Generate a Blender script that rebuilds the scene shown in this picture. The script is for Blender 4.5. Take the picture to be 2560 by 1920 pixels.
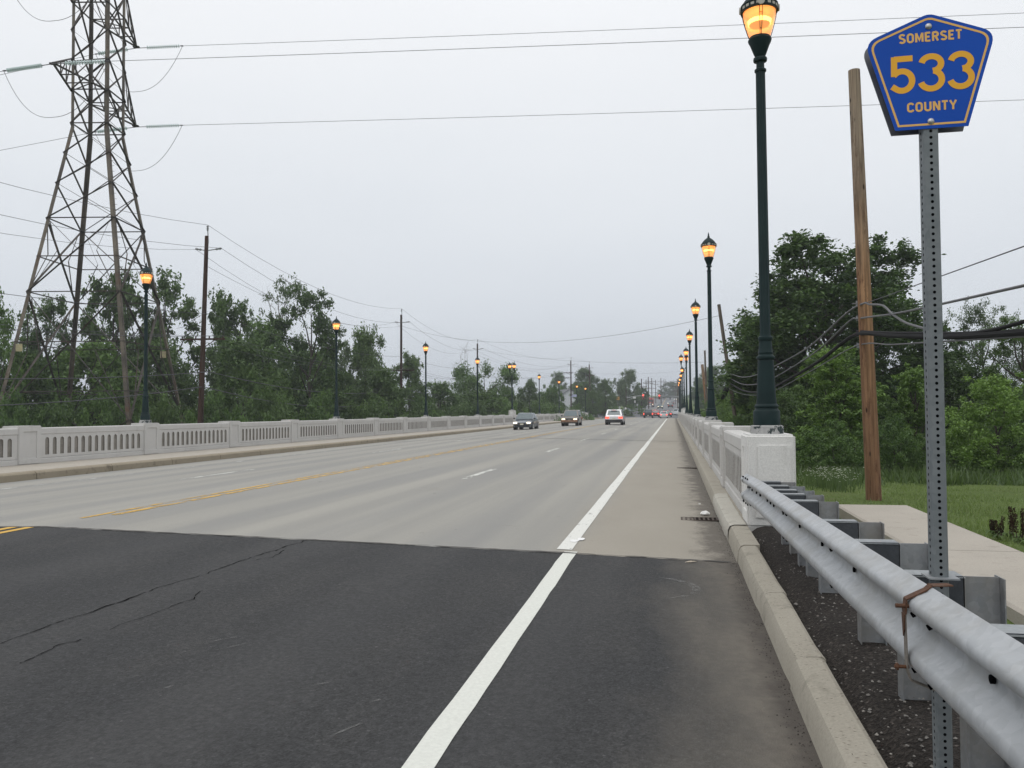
import bpy, bmesh, math, random
import numpy as np
from mathutils import Matrix, Vector
R = math.radians
for o in list(bpy.data.objects): bpy.data.objects.remove(o)
scn = bpy.context.scene
COL = scn.collection
rnd = random.Random(7)
rng = np.random.default_rng(7)

# ------------------------------------------------------------------ camera
CAMZ = 1.4
F = 2071.0
YAW, PITCH, ROLL = R(10.991), R(1.942), R(-0.46)
cd = bpy.data.cameras.new('camera'); cam = bpy.data.objects.new('camera', cd); COL.objects.link(cam)
cd.sensor_width = 36.0; cd.lens = 36.0*F/2560.0; cd.clip_start = 0.05; cd.clip_end = 6000
CM = Matrix.Rotation(YAW, 4, 'Z') @ Matrix.Rotation(math.pi/2+PITCH, 4, 'X') @ Matrix.Rotation(ROLL, 4, 'Z')
cam.matrix_world = Matrix.Translation((0, 0, CAMZ)) @ CM
scn.camera = cam
C0 = np.array([0, 0, CAMZ])
CR = np.array(CM.to_3x3())

# ------------------------------------------------------------------ world and sun
SUN_EL, SUN_AZ = R(52), R(200)
w = bpy.data.worlds.new('World'); scn.world = w; w.use_nodes = True
nt = w.node_tree; nt.nodes.clear()
N = nt.nodes.new; L = nt.links.new
out = N('ShaderNodeOutputWorld')
sky = N('ShaderNodeTexSky'); sky.sky_type = 'NISHITA'; sky.sun_disc = False
sky.sun_elevation = SUN_EL; sky.sun_rotation = SUN_AZ; sky.dust_density = 6.0; sky.air_density = 1.5
b1 = N('ShaderNodeBackground'); L(sky.outputs[0], b1.inputs[0]); b1.inputs[1].default_value = 0.05
# the overcast layer: an even cloud sheet, brighter overhead, with faint broad structure
tc = N('ShaderNodeTexCoord'); sep = N('ShaderNodeSeparateXYZ'); L(tc.outputs['Generated'], sep.inputs[0])
noi = N('ShaderNodeTexNoise'); noi.inputs['Scale'].default_value = 2.2; noi.inputs['Detail'].default_value = 4
mp = N('ShaderNodeMapping'); mp.inputs['Scale'].default_value = (1, 1, 3.0); L(tc.outputs['Generated'], mp.inputs[0]); L(mp.outputs[0], noi.inputs[0])
ad = N('ShaderNodeMath'); ad.operation = 'MULTIPLY_ADD'; L(noi.outputs[0], ad.inputs[0]); ad.inputs[1].default_value = 0.15; L(sep.outputs[2], ad.inputs[2])
ramp = N('ShaderNodeValToRGB'); L(ad.outputs[0], ramp.inputs[0])
cr = ramp.color_ramp
SK = [(0.0, (0.60, 0.65, 0.70)), (0.10, (0.655, 0.705, 0.77)), (0.20, (0.765, 0.81, 0.87)), (0.33, (0.855, 0.89, 0.935)), (0.50, (0.96, 0.98, 1.01)), (1.0, (1.42, 1.43, 1.44))]
cr.elements[0].position = SK[0][0]; cr.elements[0].color = (*SK[0][1], 1)
cr.elements[1].position = 1.0; cr.elements[1].color = (*SK[-1][1], 1)
for p, c in SK[1:-1]:
    e = cr.elements.new(p); e.color = (*c, 1)
b2 = N('ShaderNodeBackground'); L(ramp.outputs[0], b2.inputs[0]); b2.inputs[1].default_value = 1.0
mx = N('ShaderNodeMixShader'); mx.inputs[0].default_value = 0.94
L(b1.outputs[0], mx.inputs[1]); L(b2.outputs[0], mx.inputs[2]); L(mx.outputs[0], out.inputs[0])
sd = bpy.data.lights.new('sun', 'SUN'); sd.energy = 0.5; sd.angle = R(35); sd.color = (1.0, 0.96, 0.9)
so = bpy.data.objects.new('sun', sd); COL.objects.link(so)
so.rotation_euler = (math.pi/2-SUN_EL, 0, -SUN_AZ+math.pi)
scn.view_settings.view_transform = 'Standard'; scn.view_settings.look = 'None'
scn.view_settings.exposure = 0.0; scn.view_settings.gamma = 1.0; scn.view_settings.use_curve_mapping = False
scn.cycles.max_bounces = 6; scn.cycles.diffuse_bounces = 3; scn.cycles.glossy_bounces = 3
scn.cycles.transparent_max_bounces = 12; scn.cycles.transmission_bounces = 4; scn.cycles.volume_bounces = 0

# ------------------------------------------------------------------ pixel helpers (where things stand, measured on the photo)
def ray(px, py):
    d = CR @ np.array([(px-1280)/F, -(py-960)/F, -1.0]); return d
def at_x(px, py, X): d = ray(px, py); return Vector(C0+d*(X/d[0]))
def at_y(px, py, Y): d = ray(px, py); return Vector(C0+d*(Y/d[1]))
def at_z(px, py, Z): d = ray(px, py); return Vector(C0+d*((Z-CAMZ)/d[2]))
def at_d(px, py, D):   # D = horizontal distance along the camera heading
    d = ray(px, py); fw = np.array([-math.sin(YAW), math.cos(YAW), 0]); return Vector(C0+d*(D/float(d@fw)))

# ------------------------------------------------------------------ ground heights
XS = [-60, -16.4, -14.45, -11.2, -8.0, -4.7, -1.24, 0.66, 60]
ZS = [-0.26, -0.26, -0.20, -0.10, -0.03, -0.11, -0.20, -0.26, -0.26]
PY = [0, 188, 230, 300, 400, 520, 750, 1000, 1400, 1600]
PZ = [0, 0, 0.3, 2.2, 4.0, 7.6, 14, 20, 22, 22]
def prof(Y): return float(np.interp(Y, PY, PZ))
def shift(Y):
    t = min(max((Y-200)/200, 0), 1); return 3.0*t*t*(3-2*t)
def road_z(X, Y):
    z = float(np.interp(X-shift(Y), XS, ZS))
    if Y < 9.35: z -= 0.0075*(9.35-Y)
    return z+prof(Y)
def sst(a, b, x):
    t = min(max((x-a)/(b-a), 0), 1); return t*t*(3-2*t)
def mixf(a, b, t): return a+(b-a)*t
def terr(X, Y):
    # right field
    fr = -0.22-0.034*max(0, Y-12) if Y < 42 else mixf(-1.24, -5.0, sst(42, 90, Y))
    fr += -0.02*max(0, X-8)*sst(10, 25, Y) if X < 40 else -0.64*sst(10, 25, Y)
    low = mixf(-0.9, -6.0, sst(9.8, 13.0, Y))
    lf = mixf(-0.25, -6.0, sst(6, 20, Y))
    if X > 1.2: z = fr
    elif X > 0.0: z = mixf(low, fr, sst(0.0, 1.2, X))
    elif X > -19.7: z = low
    else: z = mixf(low, lf, sst(19.7, 20.8, -X))
    if Y < 9.8 and -19.7 < X < 2.0: z = -0.9
    far = prof(Y)-0.32
    if X < -16.5: far += 0.9*sst(16.5, 40, -X)
    t = sst(176, 194, Y)
    return mixf(z, far, t)

# ------------------------------------------------------------------ tagging
def tag(o, label=None, cat=None, group=None, kind=None):
    if label: o['label'] = label
    if cat: o['category'] = cat
    if group: o['group'] = group
    if kind: o['kind'] = kind
    return o
def empty(name, loc, label=None, cat=None, group=None, rz=0.0):
    o = bpy.data.objects.new(name, None); COL.objects.link(o); o.location = loc; o.rotation_euler = (0, 0, rz)
    o.empty_display_size = 0.2
    return tag(o, label, cat, group)
def kids(o): return [c for c in bpy.data.objects if c.parent == o]
KIDS = {}
def link(o, parent=None):
    COL.objects.link(o)
    if parent is not None:
        o.parent = parent; KIDS.setdefault(parent.name, []).append(o)
    return o
def copy_tree(o, parent=None):
    c = o.copy(); link(c, parent)
    for ch in KIDS.get(o.name, []): copy_tree(ch, c)
    return c

class MB:
    """collects shapes, builds one mesh object"""
    def __init__(s): s.v = []; s.f = []; s.m = []
    def add(s, vs, fs, mi=0):
        b = len(s.v); s.v += [tuple(v) for v in vs]; s.f += [tuple(b+i for i in f) for f in fs]; s.m += [mi]*len(fs); return s
    def box(s, c, d, mi=0, rz=0.0, rot=None):
        cx, cy, cz = c; hx, hy, hz = d[0]/2, d[1]/2, d[2]/2
        P = [Vector((x*hx, y*hy, z*hz)) for z in (-1, 1) for y in (-1, 1) for x in (-1, 1)]
        M = rot if rot is not None else Matrix.Rotation(rz, 3, 'Z')
        P = [M @ p + Vector(c) for p in P]
        return s.add(P, [(0, 2, 3, 1), (4, 5, 7, 6), (0, 1, 5, 4), (2, 6, 7, 3), (0, 4, 6, 2), (1, 3, 7, 5)], mi)
    def bx(s, x0, x1, y0, y1, z0, z1, mi=0): return s.box(((x0+x1)/2, (y0+y1)/2, (z0+z1)/2), (x1-x0, y1-y0, z1-z0), mi)
    def bar(s, a, b, wd, ht=None, mi=0, up=(0, 0, 1)):
        a = Vector(a); b = Vector(b); ht = ht or wd; d = (b-a)
        if d.length < 1e-6: return s
        d.normalize(); u = Vector(up)
        if abs(d.dot(u)) > 0.97: u = Vector((1, 0, 0))
        x = d.cross(u).normalized()*(wd/2); y = x.cross(d).normalized()*(ht/2)
        P = [a-x-y, a+x-y, a+x+y, a-x+y, b-x-y, b+x-y, b+x+y, b-x+y]
        return s.add(P, [(0, 1, 2, 3), (7, 6, 5, 4), (0, 4, 5, 1), (1, 5, 6, 2), (2, 6, 7, 3), (3, 7, 4, 0)], mi)
    def tube(s, pts, r, n=8, mi=0, cap=True):
        pts = [Vector(p) for p in pts]; rr = r if isinstance(r, (list, tuple)) else [r]*len(pts)
        b = len(s.v); prev = None
        for i, p in enumerate(pts):
            d = (pts[min(i+1, len(pts)-1)]-pts[max(i-1, 0)]).normalized()
            if prev is None:
                u = Vector((0, 0, 1)) if abs(d.z) < 0.95 else Vector((1, 0, 0)); x = d.cross(u).normalized()
            else: x = (prev-d*prev.dot(d)).normalized()
            prev = x; y = d.cross(x)
            for k in range(n):
                a = 2*math.pi*k/n; s.v.append(tuple(p+(x*math.cos(a)+y*math.sin(a))*rr[i]))
        for i in range(len(pts)-1):
            for k in range(n):
                k2 = (k+1) % n; s.f.append((b+i*n+k, b+i*n+k2, b+(i+1)*n+k2, b+(i+1)*n+k)); s.m.append(mi)
        if cap:
            s.f.append(tuple(b+k for k in range(n))[::-1]); s.m.append(mi)
            s.f.append(tuple(b+(len(pts)-1)*n+k for k in range(n))); s.m.append(mi)
        return s
    def lathe(s, prof_, n=16, c=(0, 0, 0), mi=0, cap=True, flute=0.0, fl_z=None):
        b = len(s.v)
        for (r, z) in prof_:
            for k in range(n):
                a = 2*math.pi*(k+.5)/n
                q = r
                if flute and fl_z and fl_z[0] <= z <= fl_z[1] and k % 2: q = r*(1-flute)
                s.v.append((c[0]+q*math.cos(a), c[1]+q*math.sin(a), c[2]+z))
        m = len(prof_)
        for i in range(m-1):
            for k in range(n):
                k2 = (k+1) % n; s.f.append((b+i*n+k, b+i*n+k2, b+(i+1)*n+k2, b+(i+1)*n+k)); s.m.append(mi)
        if cap:
            s.f.append(tuple(b+k for k in range(n))[::-1]); s.m.append(mi)
            s.f.append(tuple(b+(m-1)*n+k for k in range(n))); s.m.append(mi)
        return s
    def prism(s, poly, t0, t1, fn, mi=0, smi=None):
        """poly in 2D (a,b); fn(a,b,t)->xyz"""
        n = len(poly); P = [fn(a, b, t0) for a, b in poly]+[fn(a, b, t1) for a, b in poly]
        fs = [tuple(range(n))[::-1], tuple(range(n, 2*n))]+[(i, (i+1) % n, n+(i+1) % n, n+i) for i in range(n)]
        s.add(P, fs, mi)
        if smi is not None: s.m[-n:] = [smi]*n
        return s
    def sweep(s, prof_, path, mi=0, closed=False):
        """prof (x,z) rows at each (y, dx, dz)"""
        b = len(s.v); n = len(prof_)
        for (y, dx, dz) in path:
            for (x, z) in prof_: s.v.append((x+dx, y, z+dz))
        rng_ = n if closed else n-1
        for i in range(len(path)-1):
            for k in range(rng_):
                k2 = (k+1) % n; s.f.append((b+i*n+k, b+i*n+k2, b+(i+1)*n+k2, b+(i+1)*n+k)); s.m.append(mi)
        if closed:
            s.f.append(tuple(b+k for k in range(n))); s.m.append(mi)
            s.f.append(tuple(b+(len(path)-1)*n+k for k in range(n))[::-1]); s.m.append(mi)
        return s
    def build(s, name, mats, parent=None, smooth=False, bevel=0.0, fix=True, seg=2, ang=28):
        me = bpy.data.meshes.new(name); me.from_pydata(s.v, [], s.f)
        if not isinstance(mats, (list, tuple)): mats = [mats]
        for m in mats: me.materials.append(m)
        if len(mats) > 1: me.polygons.foreach_set('material_index', s.m)
        if fix or bevel:
            bm = bmesh.new(); bm.from_mesh(me)
            if bevel:
                bmesh.ops.remove_doubles(bm, verts=bm.verts, dist=1e-5)
                ed = [e for e in bm.edges if len(e.link_faces) == 2 and e.calc_face_angle(0) > 0.6]
                bmesh.ops.bevel(bm, geom=ed, offset=bevel, segments=seg, affect='EDGES', clamp_overlap=True)
            bmesh.ops.recalc_face_normals(bm, faces=bm.faces); bm.to_mesh(me); bm.free()
        if smooth:
            me.polygons.foreach_set('use_smooth', [True]*len(me.polygons))
            try: me.set_sharp_from_angle(angle=R(ang))
            except Exception: pass
        me.update()
        o = bpy.data.objects.new(name, me); return link(o, parent)

# ------------------------------------------------------------------ materials
def mat(name, col=(.5, .5, .5), rough=.6, metal=0.0, emit=None, es=0.0, spec=.5):
    m = bpy.data.materials.new(name); m.use_nodes = True; p = m.node_tree.nodes['Principled BSDF']
    p.inputs['Base Color'].default_value = (*col, 1); p.inputs['Roughness'].default_value = rough; p.inputs['Metallic'].default_value = metal
    p.inputs['Specular IOR Level'].default_value = spec
    if emit: p.inputs['Emission Color'].default_value = (*emit, 1); p.inputs['Emission Strength'].default_value = es
    return m
class G:
    """small node graph helper"""
    def __init__(s, m):
        s.m = m; s.t = m.node_tree; s.p = s.t.nodes['Principled BSDF']; s.co = s.t.nodes.new('ShaderNodeTexCoord')
        s.geo = s.t.nodes.new('ShaderNodeNewGeometry')
    def n(s, ty, **k):
        q = s.t.nodes.new(ty)
        for a, b in k.items():
            if a in q.inputs.keys(): q.inputs[a].default_value = b
            else: setattr(q, a, b)
        return q
    def l(s, a, b): s.t.links.new(a, b)
    def pos(s, scale=(1, 1, 1), world=True):
        q = s.n('ShaderNodeMapping'); q.inputs['Scale'].default_value = scale
        s.l(s.geo.outputs['Position'] if world else s.co.outputs['Object'], q.inputs[0]); return q.outputs[0]
    def noise(s, sc, det=4, scale=(1, 1, 1), world=True, rough=.55):
        q = s.n('ShaderNodeTexNoise'); q.inputs['Scale'].default_value = sc; q.inputs['Detail'].default_value = det; q.inputs['Roughness'].default_value = rough
        s.l(s.pos(scale, world), q.inputs['Vector']); return q.outputs['Fac']
    def vor(s, sc, scale=(1, 1, 1), world=True, feat='F1', outn='Distance'):
        q = s.n('ShaderNodeTexVoronoi'); q.feature = feat; q.inputs['Scale'].default_value = sc; s.l(s.pos(scale, world), q.inputs['Vector']); return q.outputs[outn]
    def ramp(s, src, stops):
        q = s.n('ShaderNodeValToRGB'); s.l(src, q.inputs[0]); e = q.color_ramp.elements
        def c4(c): return (c, c, c, 1) if isinstance(c, (int, float)) else (*c, 1)
        e[0].position = stops[0][0]; e[0].color = c4(stops[0][1]); e[1].position = stops[-1][0]; e[1].color = c4(stops[-1][1])
        for p, c in stops[1:-1]:
            x = e.new(p); x.color = c4(c)
        return q.outputs[0]
    def mix(s, f, a, b, mode='MIX'):
        q = s.n('ShaderNodeMix'); q.data_type = 'RGBA'; q.blend_type = mode
        for v, i in ((f, 0), (a, 6), (b, 7)):
            if isinstance(v, (int, float)): q.inputs[i].default_value = v if i == 0 else (v, v, v, 1)
            elif isinstance(v, tuple): q.inputs[i].default_value = (*v, 1)
            else: s.l(v, q.inputs[i])
        return q.outputs[2]
    def math(s, op, a, b=0.0):
        q = s.n('ShaderNodeMath'); q.operation = op
        for v, i in ((a, 0), (b, 1)):
            if isinstance(v, (int, float)): q.inputs[i].default_value = v
            else: s.l(v, q.inputs[i])
        return q.outputs[0]
    def bump(s, h, st=.3, dist=.01):
        q = s.n('ShaderNodeBump'); q.inputs['Strength'].default_value = st; q.inputs['Distance'].default_value = dist
        s.l(h, q.inputs['Height']); s.l(q.outputs[0], s.p.inputs['Normal'])
    def col(s, c): s.l(c, s.p.inputs['Base Color'])
    def xyz(s):
        q = s.n('ShaderNodeSeparateXYZ'); s.l(s.geo.outputs['Position'], q.inputs[0]); return q.outputs
    def alpha(s, f): s.l(f, s.p.inputs['Alpha'])

def noisy(name, c1, c2, sc=3.0, rough=.8, metal=0.0, fine=40.0, fa=.25, bump=.2, world=False, scale=(1, 1, 1), c3=None, sc3=None):
    m = mat(name, c1, rough, metal); g = G(m)
    a = g.mix(g.ramp(g.noise(sc, 5, scale, world), [(.35, 0.0), (.65, 1.0)]), c1, c2)
    if c3: a = g.mix(g.ramp(g.noise(sc3 or sc*2.3, 6, scale, world, .7), [(.56, 0.0), (.66, 1.0)]), a, c3)
    f = g.noise(fine, 3, (1, 1, 1), world)
    a = g.mix(fa, a, g.ramp(f, [(.3, .1), (.7, 1.0)]), 'MULTIPLY'); g.col(a)
    if bump: g.bump(f, bump, .01)
    return m

M = {}
# near asphalt: dark, speckled aggregate, sandy towards the kerb
m = M['asphalt'] = mat('asphalt', (.05, .05, .05), .85, spec=.3); g = G(m); x = g.xyz()
base = g.mix(g.noise(.55, 5), (.027, .028, .030), (.038, .038, .038))
base = g.mix(g.ramp(g.noise(2.5, 4, (1, .35, 1)), [(.45, 0.0), (.7, .5)]), base, (.047, .046, .045))
sp = g.vor(85, (1, 1, 1), True, 'F1', 'Color'); spf = g.ramp(sp, [(.0, .5), (.45, .86), (.80, 1.15), (.94, 1.5), (1.0, 3.2)])
base = g.mix(.9, base, spf, 'MULTIPLY')
wp = g.math('SINE', g.math('MULTIPLY', g.math('ADD', x[0], 8.1), 3.7))
base = g.mix(g.math('MULTIPLY', g.ramp(g.math('ADD', g.math('MULTIPLY', wp, .2), g.noise(.6, 4, (1, .3, 1))), [(.4, 0.0), (.75, 1.0)]), .35), base, (.052, .052, .053))
base = g.mix(.6, base, g.ramp(g.noise(26, 4), [(.35, .45), (.65, 1.0)]), 'MULTIPLY')
base = g.mix(1.0, base, (1.45, 1.45, 1.45), 'MULTIPLY')
dust = g.math('ADD', g.math('MULTIPLY', g.noise(1.3, 5, (1, .4, 1)), .9), g.math('MULTIPLY', x[0], .55))
base = g.mix(g.ramp(dust, [(.30, 0.0), (.52, .32), (.80, .9)]), base, g.mix(g.noise(14, 5), (.125, .112, .094), (.215, .192, .160)))
d2 = g.ramp(g.math('ADD', g.math('MULTIPLY', g.noise(9, 5), .35), g.math('MULTIPLY', x[0], 1.0)), [(.62, 0.0), (.80, .75)])
base = g.mix(d2, base, (.065, .056, .05)); g.col(base)
g.bump(g.math('ADD', g.vor(95), g.noise(180, 2)), .55, .006)
# bridge deck concrete
m = M['deck'] = mat('deck_concrete', (.33, .32, .3), .85, spec=.3); g = G(m); x = g.xyz()
a = g.mix(g.noise(.18, 5, (1.0, .25, 1)), (.305, .295, .266), (.368, .355, .320))
a = g.mix(g.ramp(g.noise(.8, 5, (1.6, .04, 1)), [(.4, 0.0), (.65, .75)]), a, (.270, .264, .246))
ws = g.math('SINE', g.math('MULTIPLY', g.math('ADD', x[0], 8.1), 3.7))
a = g.mix(g.math('MULTIPLY', g.ramp(g.math('ADD', g.math('MULTIPLY', ws, .22), g.noise(.5, 4, (1, .15, 1))), [(.45, 0.0), (.75, 1.0)]), .55), a, (.225, .225, .222))
a = g.mix(g.ramp(g.noise(.33, 9, (1, .7, 1), True, .75), [(.60, 0.0), (.68, .45)]), a, (.24, .225, .20))
a = g.mix(g.ramp(g.noise(5.5, 3, (1, .5, 1), True, .5), [(.72, 0.0), (.76, .5)]), a, (.17, .16, .15))
t = g.math('ADD', x[0], g.math('MULTIPLY', g.noise(.7, 4), .5))
q = g.n('ShaderNodeMapRange'); g.l(t, q.inputs[0]); q.inputs[1].default_value = -1.35; q.inputs[2].default_value = -.75
tan = g.mix(g.noise(1.1, 6, (1, .5, 1)), (.29, .262, .215), (.375, .343, .29))
a = g.mix(g.math('MULTIPLY', q.outputs[0], .85), a, tan)
q = g.n('ShaderNodeMapRange'); g.l(g.math('ADD', x[0], g.math('MULTIPLY', g.noise(3.2, 7, (1.2, .8, 1), True, .75), 1.2)), q.inputs[0]); q.inputs[1].default_value = .80; q.inputs[2].default_value = 1.12
a = g.mix(g.math('MULTIPLY', q.outputs[0], .8), a, (.10, .088, .075))
a = g.mix(g.ramp(g.noise(1.6, 8, (.7, 3.0, 1), True, .8), [(.63, 0.0), (.70, .6)]), a, (.19, .165, .14))
a = g.mix(.35, a, g.ramp(g.noise(70, 3), [(.3, .55), (.7, 1.0)]), 'MULTIPLY'); g.col(a)
g.bump(g.noise(90, 3), .25, .006)
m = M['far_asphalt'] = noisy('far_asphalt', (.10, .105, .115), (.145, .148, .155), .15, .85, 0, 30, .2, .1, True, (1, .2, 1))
# concretes
def concrete(name, c1, c2, stain=(.16, .15, .13), sa=.5, streak=False, rough=.85):
    m = mat(name, c1, rough, spec=.3); g = G(m)
    a = g.mix(g.noise(1.4, 5), c1, c2)
    a = g.mix(g.ramp(g.noise(3.0, 7, (1, 1, .35) if streak else (1, 1, 1), True, .75), [(.55, 0.0), (.68, sa)]), a, stain)
    a = g.mix(.4, a, g.ramp(g.noise(60, 4), [(.3, .55), (.65, 1.0)]), 'MULTIPLY'); g.col(a)
    g.bump(g.math('ADD', g.noise(110, 3), g.noise(12, 4)), .3, .006); return m
M['parapet'] = concrete('parapet_concrete', (.50, .49, .475), (.60, .59, .57), (.34, .33, .31), .35, True)
M['slotagg_shade'] = noisy('slot_aggregate_shade', (.27, .25, .22), (.36, .335, .30), 3, .95, 0, 60, .6, .6, True)  # aggregate backing; slot sides take it too, as shade put into their colour
M['endpier'] = concrete('painted_concrete', (.66, .655, .635), (.74, .735, .715), (.45, .44, .41), .35, True)
M['kerb'] = concrete('kerb_concrete', (.30, .275, .225), (.40, .37, .31), (.16, .15, .12), .55)
M['kerb_patch'] = concrete('patched_kerb', (.42, .40, .35), (.52, .50, .44), (.25, .22, .18), .7)
M['walk'] = concrete('walk_concrete', (.36, .33, .285), (.46, .42, .365), (.25, .22, .18), .55)
M['curbleft'] = concrete('left_kerb_concrete', (.25, .215, .155), (.34, .295, .225), (.12, .10, .075), .7)
# gravel
m = M['gravel'] = mat('gravel', (.05, .045, .04), .95, spec=.2); g = G(m)
a = g.mix(g.noise(1.6, 6), (.018, .015, .013), (.060, .052, .046))
v = g.vor(70, (1, 1, 1), True, 'F1', 'Color'); a = g.mix(.9, a, g.ramp(v, [(0, .4), (.6, 1.0), (.9, 1.8), (.97, 5.0), (1.0, 9.0)]), 'MULTIPLY'); g.col(a)
g.bump(g.math('ADD', g.vor(70), g.noise(30, 5)), .9, .02)
M['stone'] = noisy('pebble', (.10, .095, .09), (.32, .30, .27), 30, .9, 0, 90, .2, 0, True)
# paint
def paint(name, c, lo, hi, sc=7, stretch=(1.5, .5, 1), under=None):
    m = mat(name, c, .7, spec=.3); g = G(m)
    f = g.ramp(g.noise(sc, 8, stretch, True, .8), [(lo, 0.0), (hi, 1.0)])
    g.col(g.mix(.3, c, g.ramp(g.noise(40, 4), [(.3, .6), (.7, 1.0)]), 'MULTIPLY'))
    if lo > 0: g.alpha(f)
    return m
M['white_fresh'] = paint('white_line_paint', (.66, .67, .62), 0, .01)
M['white_worn'] = paint('worn_white_paint', (.70, .70, .66), .36, .42, 5)
M['white_faded'] = paint('faded_white_paint', (.60, .60, .57), .48, .60, 2.2)
M['dash'] = paint('lane_dash_paint', (.62, .62, .58), .42, .52, 4)
M['yellow_fresh'] = paint('yellow_line_paint', (.62, .38, .07), 0, .01)
M['yellow_worn'] = paint('worn_yellow_paint', (.62, .38, .08), .44, .54, 2.6, (2, .6, 1))
M['tar'] = paint('joint_tar', (.06, .055, .05), .38, .50, 1.2, (1, 4, 1))
M['crack'] = paint('crack', (.014, .014, .014), .40, .47, 9, (1, 1, 1)); M['crack'].node_tree.nodes['Principled BSDF'].inputs['Specular IOR Level'].default_value = 0
m = M['scuff'] = mat('scuff', (.32, .32, .31), .9, spec=.1); g = G(m); g.alpha(g.ramp(g.noise(10, 5, (1, 1, 1), True, .7), [(.40, 0.0), (.72, .45)]))
# metals
def galv(name, c1, c2, rough=.42, dirt=(.30, .27, .23), da=.5, sc=28, metal=.75):
    m = mat(name, c1, rough, metal); g = G(m)
    v = g.vor(sc, (1, 1, 1), False, 'F1', 'Color'); a = g.mix(g.ramp(v, [(.1, 0.0), (.9, 1.0)]), c1, c2)
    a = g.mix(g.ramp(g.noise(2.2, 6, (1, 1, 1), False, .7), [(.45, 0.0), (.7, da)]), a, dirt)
    g.col(a); g.l(g.ramp(g.noise(8, 4, (1, 1, 1), False), [(.3, rough-.08), (.7, rough+.12)]), g.p.inputs['Roughness']); g.bump(g.noise(60, 3, (1, 1, 1), False), .02, .002); return m
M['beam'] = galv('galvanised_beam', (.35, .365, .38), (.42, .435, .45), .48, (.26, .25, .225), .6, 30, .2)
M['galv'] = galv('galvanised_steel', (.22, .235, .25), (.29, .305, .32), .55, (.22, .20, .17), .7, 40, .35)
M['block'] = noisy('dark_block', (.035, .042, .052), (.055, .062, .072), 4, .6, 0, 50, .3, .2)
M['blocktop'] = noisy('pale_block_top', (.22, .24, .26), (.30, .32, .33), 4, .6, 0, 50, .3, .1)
M['signpost'] = galv('sign_post_steel', (.135, .155, .165), (.175, .195, .205), .6, (.15, .155, .16), .3, 40, .15)
M['hole'] = mat('hole_dark', (.006, .006, .007), 1, spec=0)
M['signblue'] = noisy('sign_blue', (.004, .066, .40), (.005, .076, .45), 3, .6, 0, 300, .12, 0); M['signblue'].node_tree.nodes['Principled BSDF'].inputs['Specular IOR Level'].default_value = .2
M['signyel'] = mat('sign_yellow', (.78, .40, .04), .5, spec=.2)
M['signpale'] = mat('sign_pale_lettering', (.74, .44, .13), .5, spec=.2)
M['signback'] = galv('sign_back', (.16, .165, .17), (.22, .225, .23), .5, (.12, .12, .12), .5, 10, .6)
M['bolt'] = mat('bolt_metal', (.45, .45, .44), .4, .8)
m = M['rust'] = noisy('rusty_strap', (.075, .032, .016), (.13, .058, .028), 12, .85, 0, 120, .4, .3, False, (1, 1, 1), (.16, .13, .11), 9)
M['strap'] = noisy('grey_strap', (.30, .285, .26), (.22, .19, .16), 9, .6, .3, 60, .3, .2)
M['darkgreen'] = noisy('lamp_green_paint', (.004, .017, .018), (.007, .024, .025), 3, .55, 0, 200, .2, .1); M['darkgreen'].node_tree.nodes['Principled BSDF'].inputs['Specular IOR Level'].default_value = .22
m = M['plinth'] = mat('peeling_plinth', (.3, .3, .3), .8); g = G(m)
g.col(g.mix(g.ramp(g.noise(9, 7, (1, 1, 1), False, .7), [(.54, 0.0), (.56, 1.0)]), g.mix(g.noise(20, 4), (.25, .25, .25), (.42, .42, .41)), (.018, .032, .034))); g.bump(g.noise(12, 6, (1, 1, 1), False), .5, .02)
m = M['glass'] = mat('lamp_glass', (.95, .50, .20), .3, 0, (1.0, .36, .085), .62); g = G(m)   # diffusing globe lit from within
m.node_tree.nodes['Principled BSDF'].inputs['Alpha'].default_value = .76
M['bulb'] = mat('lamp_refractor', (1, .8, .3), .5, 0, (1.0, .66, .16), 9.0)
M['reflector'] = mat('lamp_reflector', (.9, .55, .22), .5)
m = M['glass_white'] = mat('lamp_glass_pale', (.8, .75, .68), .3, 0, (1.0, .80, .62), .5)
M['steel'] = noisy('weathered_tower_steel', (.045, .038, .033), (.085, .072, .060), 1.2, .7, .3, 14, .4, 0, False, (1, 1, 1), (.10, .058, .036), .8)
M['tower_leg'] = noisy('tower_leg_steel', (.075, .064, .054), (.20, .17, .13), .5, .7, .3, 14, .4, 0, False, (1, 1, 1), (.12, .068, .042), .7)
M['insul'] = mat('glass_insulator', (.55, .66, .64), .2, 0)
M['wire'] = mat('wire_metal', (.09, .09, .10), .6, .3)
M['cable'] = mat('black_cable', (.010, .010, .011), .8, spec=.2)
M['cablegrey'] = mat('grey_cable', (.10, .10, .105), .55, .2)
M['yelplate'] = noisy('yellowed_plate', (.45, .40, .22), (.34, .30, .2), 5)
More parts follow.
